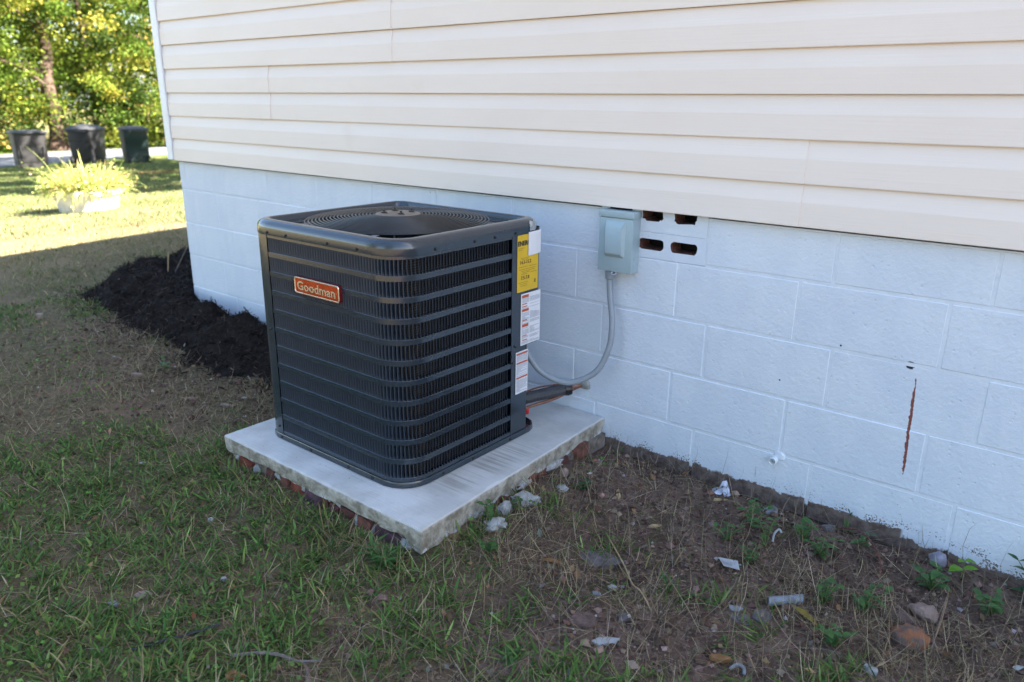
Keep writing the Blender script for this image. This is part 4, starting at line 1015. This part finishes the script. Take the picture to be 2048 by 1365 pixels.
weed('clover_weed', 'weed tuft in the straw in front of the pad corner', .330, -.880, .045, 5, 'weed', (.024, .016), pairs=2, tilt=1.)
weed('edge_plant', 'dark glossy leaved plant at the wall on the far right edge', 1.560, -.055, .13, 6, 'weed_dark', (.055, .024), pairs=4, tilt=.7)
weed('dark_weed', 'dark leaved weed near the pink stone beside the pad', .330, -.400, .035, 5, 'weed_dark', (.030, .018), pairs=2, tilt=1.)
weed('bed_sprout', 'small green sprout at the edge of the mulch', -1.90, -.66, .05, 3, 'weed', (.03, .016), pairs=2, tilt=.8)
weed('leafy_weed', 'weed right of the leafy clump in the middle of the wall foot', 1.05, -.24, .06, 5, 'weed', (.032, .017), pairs=3, tilt=.9)
weed('leafy_weed', 'weed just above the printed paper scrap', .800, -.330, .05, 4, 'weed', (.028, .014), pairs=3, tilt=1.)
weed('leafy_weed', 'weed between the pipe offcut and the light brown stone', 1.215, -.420, .06, 5, 'weed', (.034, .018), pairs=3, tilt=.9)
weed('leafy_weed', 'weed near the wall under the dark glossy plant', 1.480, -.200, .05, 5, 'weed', (.036, .02), pairs=3, tilt=1.)
t = thing('dry_stalk', 'pale leaning dry stalk stuck in the mulch near the house corner', 'stalk', (-3.35, .10, float(gz(-3.35, .10))+.05))
zz = float(gz(-3.35, .1))
G().tube(spline([(-3.35, .10, zz+.04), (-3.30, .14, zz+.16), (-3.22, .2, zz+.33)], 6), .004, 6).mk('stem', 'twig', t)
G().tube(spline([(-3.35, .10, zz+.04), (-3.34, .115, zz+.16), (-3.33, .13, zz+.30)], 6), .0045, 6).mk('stem', 'wood_chip', t)

# ------------------------------------------------------------------ debris, one object each
def shard(name, label, cat, x, y, lx_, ly_, t_, rot, mat, n=7, tilt=.1, lift=0., irr=.3):
    z = float(gz(x, y))+lift-.004; P = []
    for i in range(n):
        a = 2*PI*i/n+rnd.uniform(-.25, .25); k = 1+rnd.uniform(-irr, irr*.5); P.append((math.cos(a)*lx_/2*k, math.sin(a)*ly_/2*k))
    m_ = Matrix.Rotation(rot, 3, 'Z') @ Matrix.Rotation(rnd.uniform(-tilt, tilt), 3, 'X') @ Matrix.Rotation(rnd.uniform(-tilt, tilt), 3, 'Y')
    top = [Vector((x, y, z+.003))+m_ @ Vector((a*.93, b*.93, t_)) for a, b in P]; mid = [Vector((x, y, z+.003))+m_ @ Vector((a, b, t_*.7)) for a, b in P]; bot = [Vector((x, y, z+.003))+m_ @ Vector((a*.97, b*.97, -.004)) for a, b in P]
    return tag(G().loops([bot, mid, top], cap0=True, cap1=True).mk(name, mat), label, cat)
shard('slate_piece', 'large flat dark slate piece lying in the straw', 'slate', .549, -.653, .15, .085, .012, .45, 'slate', 8)
shard('slate_piece', 'narrow wedge of purple grey slate pointing to the bottom', 'slate', .747, -.838, .034, .075, .006, .5, 'slate', 5)
shard('flat_stone', 'rough brown flat stone left of the slate wedge', 'stone', .683, -.930, .075, .06, .014, .2, 'brown_stone', 9)
shard('plaster_shard', 'pale jagged plaster shard near the bottom centre', 'shard', .767, -.956, .075, .036, .009, .8, 'white_shard', 6)
shard('plaster_crumb', 'cluster sized pale crumb right of two white specks', 'shard', .659, -.748, .030, .024, .010, .2, 'plaster', 7)
shard('blue_shard', 'small blue grey shard in the straw below the slate piece', 'shard', .640, -.800, .026, .018, .006, .2, 'slate_blue', 6)
shard('dry_leaf', 'curled tan leaf at the bottom of the picture', 'leaf', 1.009, -.834, .062, .022, .006, .95, 'dry_leaf', 7, .3, .012)
shard('slate_piece', 'broken grey slate beside the pipe offcut', 'slate', 1.020, -.600, .06, .075, .007, .3, 'slate', 5)
shard('slate_piece', 'second broken grey slate piece overlapping the litter left of the pipe offcut', 'slate', .985, -.655, .05, .06, .006, 1.1, 'slate', 5)
shard('blue_shard', 'blue white curved shard left of the pipe offcut', 'shard', .956, -.626, .045, .026, .006, .4, 'slate_blue', 6)
shard('flat_stone', 'tilted grey stone against the muddy wall foot', 'stone', .850, -.111, .045, .035, .012, .5, 'slate_blue', 6, .4)
shard('flat_stone', 'dark grey stone half buried under the bare wall strip', 'stone', 1.020, -.085, .05, .03, .014, .5, 'slate', 6, .4)
shard('wood_chip', 'pale wood splinter on the soil near the pad', 'wood chip', .590, -.388, .055, .018, .006, .9, 'wood_chip', 6)
shard('wood_chip', 'yellowish wood sliver by the wall next to the plastic scrap', 'wood chip', .690, -.130, .055, .014, .006, .7, 'wood_chip', 5)
shard('wood_chip', 'upright tan wood sliver between the pad and the plastic scrap', 'wood chip', .420, -.330, .016, .06, .010, .5, 'wood_chip', 5, .5)
shard('plastic_shell', 'white oval shell of plastic at the bottom right', 'plastic scrap', 1.295, -.651, .036, .024, .012, .2, 'white_shard', 9, .2)
shard('white_chip', 'bright white chip lying in the lawn left of the pad corner', 'chip', -.191, -1.397, .024, .018, .006, .6, 'white_shard', 5, .3)
shard('tan_chip', 'flat tan chip in the lawn below the white chip', 'chip', .031, -1.421, .028, .018, .004, .3, 'wood_chip', 5, .2, .01)
shard('dry_leaf', 'brown dead leaf at the bottom left edge of the lawn', 'leaf', .171, -1.592, .05, .03, .004, .7, 'dry_leaf', 7, .2, .012)
shard('flat_stone', 'flat pale brown stone in the lower left lawn', 'stone', -.285, -1.576, .055, .035, .008, .4, 'pink_stone', 7)
shard('flat_stone', 'thin grey stone beside the pale brown one in the lower left lawn', 'stone', -.303, -1.640, .042, .022, .006, .3, 'slate_blue', 7)
shard('round_pebble', 'pale round pebble in the grass left of the bricks', 'pebble', -.494, -1.257, .020, .018, .008, .3, 'white_shard', 9)
shard('flat_stone', 'pinkish stone in the far left lawn before the mulch', 'stone', -3.384, -.672, .065, .05, .03, .3, 'pink_stone', 7)
shard('pale_chip', 'long pale chip on the bare patch beside the mulch', 'chip', -1.30, -.72, .07, .03, .01, .3, 'pink_stone', 6)
shard('pale_chip', 'white flake on the bare patch close to the slab', 'chip', -1.0, -.63, .06, .03, .01, .1, 'white_shard', 6)
shard('pale_chip', 'pinkish flake in the middle of the bare patch', 'chip', -1.95, -.78, .06, .035, .01, .6, 'pink_stone', 6)
shard('slate_piece', 'blue grey flake at the left corner of the slab', 'slate', -.93, -.74, .075, .03, .01, .2, 'slate_blue', 6)
shard('white_chip', 'white chip in the grass at the left of the picture', 'chip', -1.05, -1.20, .03, .014, .006, .7, 'white_shard', 5)
tag(lump('rusty_stone', (1.338, -.471, float(gz(1.338, -.471))+.012), (.042, .034, .03), 'rusty', None, 3, .3), 'rust stained round stone at the lower right', 'stone')
tag(lump('brown_stone', (1.342, -.330, float(gz(1.342, -.33))+.012), (.034, .028, .026), 'pink_stone', None, 3, .35), 'light brown stone above the rust stained one', 'stone')
tag(lump('soil_clod', (1.305, -.400, float(gz(1.305, -.4))+.008), (.03, .024, .02), 'brown_stone', None, 3, .4), 'brown soil clod between the two stones at the lower right', 'clod')
tag(lump('quartz_stone', (1.318, -.055, float(gz(1.318, -.055))+.014), (.022, .018, .026), 'quartz', None, 3, .4), 'milky violet quartz stone at the foot of the wall', 'stone')
tag(lump('pink_pebble', (.224, -.365, float(gz(.224, -.365))+.012), (.017, .015, .020), 'pink_stone', None, 2, .2), 'pink egg shaped pebble beside the pad', 'pebble')
tag(lump('plaster_lump', (.240, -.600, float(gz(.24, -.6))+.014), (.048, .026, .024), 'plaster', None, 3, .5, rotz=.6), 'largest white plaster lump right of the pad bricks', 'plaster')
tag(lump('plaster_lump', (.222, -.680, float(gz(.222, -.68))+.012), (.020, .024, .022), 'plaster', None, 3, .5), 'white plaster lump touching the slab below the largest one', 'plaster')
tag(lump('plaster_lump', (.262, -.775, float(gz(.262, -.775))+.012), (.036, .026, .022), 'plaster', None, 3, .6, rotz=.9), 'knobbly white plaster lump in front of the pad side', 'plaster')
tag(lump('plaster_lump', (.275, -.450, float(gz(.275, -.45))+.006), (.022, .016, .010), 'plaster', None, 2, .6), 'small white plaster bits left of the pink pebble', 'plaster')
o = thing('pipe_offcut', 'short grey plastic pipe offcut lying in the grass at lower right', 'pipe', (1.05, -.52, float(gz(1.05, -.52))))
z = float(gz(1.05, -.52))+.010; d_ = Vector((.062, .056, .006)); ctr = Vector((1.047, -.515, z)); ring = lambda c, rr: [c+Vector((-.45, .89, 0))*rr*math.cos(2*PI*k/18)+Vector((0, 0, 1))*rr*math.sin(2*PI*k/18) for k in range(18)]
smooth_angle(G().loops([ring(ctr+d_*.55, .010), ring(ctr+d_*.55, .0125), ring(ctr-d_*.55, .0125), ring(ctr-d_*.55, .0105), ring(ctr+d_*.5, .010)]).mk('tube', 'pipe_grey', o), 40)
o = thing('paper_scrap', 'torn printed paper scrap with faint grey print in the weeds', 'paper', (.861, -.458, float(gz(.861, -.458))))
z = float(gz(.861, -.458))+.014
mk('sheet', [(.828, -.452, z+.004), (.858, -.480, z+.002), (.898, -.462, z-.004), (.880, -.436, z+.006)], [(0, 1, 2, 3)], 'white_shard', o)
for k in range(3): mk('print_line', [(.846+k*.009, -.462+k*.004, z+.0052), (.856+k*.009, -.470+k*.004, z+.0048), (.859+k*.009, -.467+k*.004, z+.0050), (.849+k*.009, -.459+k*.004, z+.0054)], [(0, 1, 2, 3)], 'ink_grey', o)
def foldsheet(name, label, cat, x, y, s, mat, hz=.04):
    z = float(gz(x, y)); n = 7; V = []; F = []
    for i in range(n):
        for j in range(n):
            a, b = i/(n-1)-.5, j/(n-1)-.5
            V.append((x+a*s+.2*s*math.sin(b*7), y+b*s*.5+.012*math.sin(a*9), z+.004+hz*max(0, 1-3.2*abs(a+.1*math.sin(b*9)))*(.5+b)+.004*math.sin(a*23+b*17)))
    F = [(i*n+j, i*n+j+1, (i+1)*n+j+1, (i+1)*n+j) for i in range(n-1) for j in range(n-1)]
    return tag(mk(name, V, F, mat, smooth=True), label, cat)
foldsheet('plastic_scrap', 'crumpled whitish plastic scrap standing at the muddy wall foot', 'plastic scrap', .672, -.088, .055, 'film', .045)
zz = float(gz(.925, -.255))
tag(G().tube(spline([(.915, -.262, zz+.004), (.912, -.245, zz+.022), (.920, -.232, zz+.034), (.930, -.236, zz+.028)], 5), .0032, 8).mk('plastic_curl', 'white_shard'), 'thin curl of white plastic standing among the weeds', 'plastic scrap')
zz = float(gz(1.054, -.839))
tag(G().tube(spline([(1.040, -.850, zz+.006), (1.050, -.835, zz+.014), (1.066, -.834, zz+.012), (1.072, -.846, zz+.006)], 5), .004, 8).mk('plastic_curl', 'slate_blue'), 'bluish plastic curl at the bottom edge right of centre', 'plastic scrap')
V, F = leaf_geo((1.075, -.545, float(gz(1.1, -.53))+.02), -.2, .05, .075, .022, .3); tag(mk('yellow_leaf', V, F, 'yellow_leaf', smooth=True), 'long yellowing leaf under the pipe offcut', 'leaf')
V, F = leaf_geo((.45, -.80, float(gz(.45, -.8))+.014), .6, .1, .07, .02, .25); tag(mk('yellow_leaf', V, F, 'dry_leaf', smooth=True), 'rusty yellow leaf above the big slate piece', 'leaf')
tw = thing('twig', 'forked grey twig lying in the lawn at the bottom', 'twig', (.21, -1.49, float(gz(.21, -1.49))))
hz = lambda x, y, h: (x, y, float(gz(x, y))+h)
G().tube(spline([hz(.120, -1.555, .014), hz(.165, -1.512, .020), hz(.208, -1.486, .020), hz(.245, -1.468, .016), hz(.292, -1.432, .020)], 6), [.0045]*6+[.0042]*12+[.003]*7, 7).mk('branch', 'twig', tw)
G().tube(spline([hz(.262, -1.460, .014), hz(.290, -1.475, .010), hz(.315, -1.500, .008)], 6), .0026, 6).mk('branch', 'twig', tw)
cb = G().tube(spline([hz(-.085, -1.70, .006), hz(-.055, -1.64, .012), hz(-.035, -1.58, .012), hz(-.012, -1.515, .014)], 6), .0032, 7).mk('black_cable', 'cable')
tag(cb, 'short length of black cable lying in the lower left lawn', 'cable')
rt = thing('dry_root', 'long thin bent root across the litter at centre bottom', 'root', (.6, -.75, float(gz(.6, -.75))))
G().tube(spline([hz(.53, -.56, .012), hz(.640, -.655, .02), hz(.700, -.715, .016), hz(.745, -.745, .018), hz(.80, -.79, .008)], 6), .0024, 6).mk('strand', 'wood_chip', rt)
rt = thing('dry_root', 'reddish root arching along the wall foot right of the bare strip', 'root', (1.16, -.13, float(gz(1.16, -.13))))
G().tube(spline([hz(1.02, -.05, .012), hz(1.10, -.085, .03), hz(1.16, -.13, .028), hz(1.20, -.20, .02), hz(1.21, -.25, .004)], 6), .0022, 6).mk('strand', 'brick_core', rt)

# ------------------------------------------------------------------ planter with its plant
px_, py_ = -8.86, 1.93; pz_ = float(gz(px_, py_))-.02
pl = thing('planter', 'whitewashed concrete planter tub on the sunlit lawn', 'planter', (px_, py_, pz_))
smooth_angle(G().lathe([(.0, 0), (.33, 0), (.335, .02), (.385, .22), (.41, .225), (.415, .275), (.40, .285), (.365, .28), (.35, .20)], (px_, py_, pz_), 40).mk('tub', 'planter', pl), 35)
G().lathe([(0, .235), (.20, .240), (.352, .225)], (px_, py_, pz_), 24).mk('potting_soil', 'potting', pl)
def potted():
    t = thing('potted_plant', 'bushy yellow green plant with arching blades overflowing the planter', 'plant', (px_, py_, pz_+.22))
    n = 1500; a = rng.uniform(0, 2*PI, n); rr = .33*np.sqrt(rng.random(n)); x = px_+rr*np.cos(a); y = py_+rr*np.sin(a)
    L = rng.uniform(.15, .46, n); L[:40] = rng.uniform(.5, .75, 40); lean = np.clip(rng.normal(.25, .25, n)+rr*.9, 0, 1.3); bend = rng.uniform(.3, 2.0, n); wd = rng.uniform(.006, .014, n)
    ts = np.linspace(0, 1, 6); P = np.zeros((n, 6, 3)); P[:, 0] = np.stack([x, y, np.full(n, pz_+.23)], -1); aa = a+rng.normal(0, .5, n)
    for k in range(1, 6):
        th = lean+bend*ts[k]; dl = L/5; P[:, k] = P[:, k-1]+np.stack([dl*np.sin(th)*np.cos(aa), dl*np.sin(th)*np.sin(aa), dl*np.cos(th)], -1)
    sdv = np.stack([-np.sin(aa), np.cos(aa), np.zeros(n)], -1)[:, None]*(wd[:, None, None]*np.array([.7, 1, 1, .8, .5, .08])[None, :, None]/2)
    V = np.concatenate([P-sdv, P+sdv], 2).reshape(n, 12, 3); b = np.arange(n)[:, None]*12
    Q = np.concatenate([b+np.array([[2*k, 2*k+1, 2*k+3, 2*k+2]]) for k in range(5)])
    col = pal(n, [(.36, .40, .11), (.28, .34, .09), (.45, .42, .16), (.36, .26, .13)], [3, 3, 2, .7])
    npmesh('blades', V.reshape(-1, 3), Q, 'grass', t, smooth=True, col=np.repeat(col, 12, 0), origin=(px_, py_, pz_+.22))
    m = 3200; c = P[rng.integers(0, n, m), rng.integers(1, 5, m)]+rng.normal(0, .035, (m, 3)); c[:, 2] = np.maximum(c[:, 2], pz_+.12)
    leafcloud('leaves', c, .012, .030, pal(m, [(.36, .40, .11), (.28, .34, .08), (.46, .42, .15), (.40, .24, .13)], [3, 3, 1.5, 1]), t, (px_, py_, pz_+.22))
potted()

# ------------------------------------------------------------------ wheeled bins by the road
def bin_(label, x, y, rz, w_, d_, h_, body, lid, sticker=False, dome=.05):
    z = float(gz(x, y))-.005; t = thing('wheeled_bin', label, 'trash bin', (x, y, z), 'wheeled bins set out by the road')
    def place(g, name, mat, par=t):
        V = [(x+a*math.cos(rz)-b*math.sin(rz), y+a*math.sin(rz)+b*math.cos(rz), z+c) for a, b, c in g.V]; return smooth_angle(mk(name, V, g.F, mat, par), 35)
    def rr_(sx_, sy_, zz_, r_=.06, oy=0.): return [(a, b+oy, zz_) for a, b in rrect(-sx_/2, sx_/2, -sy_/2, sy_/2, r_, 4)]
    H = h_*.90
    L = [rr_(w_*.86, d_*.76, .03), rr_(w_*.86, d_*.77, .12*H), rr_(w_*.87, d_*.78, .18*H), rr_(w_*.90, d_*.82, .185*H), rr_(w_*.93, d_*.88, .66*H), rr_(w_*.93, d_*.90, .67*H), rr_(w_*.96, d_*.95, .96*H), rr_(w_, d_, .965*H), rr_(w_, d_, H)]
    body_ = place(G().loops(L, cap0=True), 'body', body)
    for sx_ in (-1, 1): place(G().tube([(sx_*w_*.30, -d_*.42, .2*H), (sx_*w_*.34, -d_*.455, .62*H)], .018, 6), 'rib', body, body_)
    place(G().loops([rr_(w_*1.05, d_*1.06, H-.01, .08), rr_(w_*1.07, d_*1.08, H+.02, .08), rr_(w_*.98, d_*.98, H+.045, .10), rr_(w_*.7, d_*.7, H+.045+dome*.8, .12), rr_(w_*.35, d_*.35, H+.045+dome, .1)], cap0=True, cap1=True), 'lid', lid)
    for sx_ in (-1, 1):
        wh = place(G().lathe([(.0, -.03), (.09, -.03), (.125, -.025), (.125, .025), (.09, .03), (0, .03)], (sx_*w_*.40, d_*.36, .125), 20, 'X'), 'wheel', 'tyre')
        place(G().lathe([(.0, -.036), (.06, -.034), (.06, .034), (0, .036)], (sx_*w_*.40, d_*.36, .125), 14, 'X'), 'hub', 'lid_grey', wh)
    place(G().tube([(-w_*.36, d_*.5+.06, H-.04), (w_*.36, d_*.5+.06, H-.04)], .018, 8), 'handle', body)
    for sx_ in (-1, 1): place(G().tube([(sx_*w_*.36, d_*.46, H-.06), (sx_*w_*.36, d_*.5+.06, H-.04)], .016, 6), 'handle_arm', body)
    if sticker: place(G().box(-.16, .16, -.14, .14, H+.045+dome+.0005, H+.045+dome+.004), 'lid_sticker', 'sticker')
    return t
fa = math.atan2(.33, -.94)
bin_('charcoal trash bin, leftmost of three by the road', -23.1, 6.36, fa-PI/2+.15, .84, .86, 1.07, 'can_grey', 'lid_grey', dome=.03)
bin_('black trash bin turned corner on, with a pale sticker on its lid, in the middle', -23.6, 8.16, fa+PI/2-.65, .78, .86, 1.12, 'can_black', 'lid_grey', True, .09)
bin_('dark green trash bin, nearest to the white house corner trim', -22.98, 9.30, fa+PI/2+.12, .72, .80, 1.12, 'can_green', 'lid_grey', dome=.06)

# ------------------------------------------------------------------ trees
LPAL = [(.080, .130, .016), (.130, .175, .022), (.20, .215, .03), (.034, .062, .010), (.25, .23, .035), (.22, .17, .04)]
def tree(label, x, y, h, tr, cr, clumps, per, low, wts, lean=(0, 0), seed=1, group='trees behind the road', s=(.045, .085), name='tree', cat='tree'):
    z = float(gz(x, y))-.05; t = thing(name, label, cat, (x, y, z), group); rl = random.Random(seed)
    P = [(x+lean[0]*k/6+rl.uniform(-.06, .06)*k, y+lean[1]*k/6+rl.uniform(-.06, .06)*k, z+h*.78*k/6) for k in range(7)]
    sp = spline(P, 5); rad = [tr*(1-.82*i/len(sp))*(1+.5*max(0, 1-i/3)) for i in range(len(sp))]
    trunk = smooth_angle(G().tube(sp, rad, 14).mk('trunk', 'bark', t), 60)
    ends = []
    for k in range(9):
        i = int(len(sp)*(.22+.75*k/9)); b = sp[min(i, len(sp)-1)]; a = rl.uniform(0, 2*PI); L = cr*rl.uniform(.55, .95)*(1-.3*k/9)
        Q = spline([b, b+Vector((math.cos(a)*L*.5, math.sin(a)*L*.5, L*.22)), b+Vector((math.cos(a)*L, math.sin(a)*L, L*rl.uniform(-.1, .45)))], 5)
        G().tube(Q, [rad[min(i, len(rad)-1)]*.5*(1-.8*q/len(Q)) for q in range(len(Q))], 7).mk('limb', 'bark', t); ends += [Q[3], Q[6], Q[8], Q[10]]
    cs = []
    for k in range(clumps):
        if k % 3 == 0: e = rl.choice(ends); cs.append((e.x+rl.gauss(0, .4), e.y+rl.gauss(0, .4), e.z+rl.gauss(0, .35)))
        else:
            a = rl.uniform(0, 2*PI); v = rl.uniform(-1, 1); q = rl.uniform(.55, 1.)**.5; hh = (h-low)/2; rr = cr*math.sqrt(max(0, 1-v*v))*q
            cs.append((x+lean[0]*.6+rr*math.cos(a), y+lean[1]*.6+rr*math.sin(a), z+low+hh+v*hh))
    cs = np.array(cs); ci = np.repeat(np.arange(clumps), per); rad_ = rng.uniform(.22, .52, clumps)
    c = cs[ci]+rng.normal(0, 1, (len(ci), 3))*rad_[ci][:, None]*np.array([1, 1, .62])
    c[:, 2] = np.maximum(c[:, 2], gz(c[:, 0], c[:, 1])+.03)
    tone = np.array(LPAL)[rng.choice(6, clumps, p=np.array(wts)/sum(wts))]; col = tone[ci]*np.exp(rng.normal(0, .22, (len(ci), 1)))*np.exp(rng.normal(0, .07, (len(ci), 3)))
    leafcloud('crown', c, s[0], s[1], col, t, (x, y, z)); return t
tree('broad brown trunked tree with yellowing leaves behind the leftmost bin', -31.9, 10.55, 10, .32, 4.2, 135, 230, 1.4, [4, 3, 2, 3, 1, .3], (-.4, .2), 3)
tree('dense tree at the left edge of the picture', -33.4, 7.9, 9, .26, 3.6, 100, 210, .8, [4, 3, 2, 3, .6, .1], (.2, .3), 5)
tree('slender dark trunked tree between the middle and green bins', -33.8, 13.0, 11, .20, 3.8, 85, 220, 2.0, [4, 3, 2, 3, .6, .1], (.3, -.2), 7)
tree('leafy green tree beside the white corner trim', -31.6, 15.4, 9, .24, 3.6, 120, 230, .3, [4, 3, 1.5, 4, .3, .1], (.1, -.3), 9)
tree('tall tree set back behind the middle bin', -40.5, 14.0, 13, .32, 5.2, 90, 130, 2.5, [4, 3, 2, 3, .6, .3], (0, 0), 11, s=(.09, .16))
for i, (sx_, sy_, lab) in enumerate([(-32.2, 8.6, 'low bush behind the leftmost bin'), (-31.2, 11.9, 'low yellowing bush behind the middle bin'), (-31.0, 13.8, 'dark low bush left of the green bin'), (-30.4, 15.6, 'dark bush between the green bin and the house corner')]):
    tree(lab, sx_, sy_, 2.4, .05, 1.3, 36, 110, .1, [3, 2, 1.5, 4, .6, .3], (0, 0), 20+i, 'bushes along the far roadside', (.05, .09), 'bush', 'bush')
def woods():
    n = 17000; a = R(1)*rng.uniform(-88, -52, n); rr = rng.uniform(46, 56, n); x = CAM.x+rr*np.sin(a); y = CAM.y+rr*np.cos(a)
    top = 7+4*(fbm(a*40, a*0+3, 91)*2+.5); v = rng.random(n)**.8*top; z = gz(x, y)+v
    keep = fbm(a*160, v*.5, 95)+.18 > rng.uniform(-.12, .3, n)
    c = np.stack([x, y, z], -1)[keep]
    o = leafcloud('far_woods', c, .14, .30, pal(len(c), LPAL, [3, 3, 2, 3, 1, .3]), None, (0, 0, 0)); o['kind'] = 'stuff'; o['label'] = 'far woods beyond the roadside trees'; o['category'] = 'woods'
woods()
# trees outside the frame that shade the lawn and are mirrored in the paintwork
tree('tree behind the house that shades the far lawn', -9.5, 8.4, 9.5, .25, 3.2, 110, 60, 3.4, [3, 3, 2, 2, 1, .5], (0, 0), 31, 'trees around the house', (.12, .22))
tree('tree beside the road out of view behind the house', -16.0, 12.0, 10.5, .25, 3.6, 120, 60, 3.0, [3, 3, 2, 2, 1, .5], (0, 0), 33, 'trees around the house', (.12, .22))
tree('tree across the side yard opposite the condenser', -9.0, -13.0, 9, .25, 4.0, 110, 60, 1.5, [3, 3, 2, 2, 1, .5], (0, 0), 35, 'trees around the house', (.12, .22))
tree('tree across the side yard opposite the house wall', 3.5, -15.0, 10, .25, 4.5, 110, 60, 1.5, [3, 3, 2, 2, 1, .5], (0, 0), 37, 'trees around the house', (.12, .22))
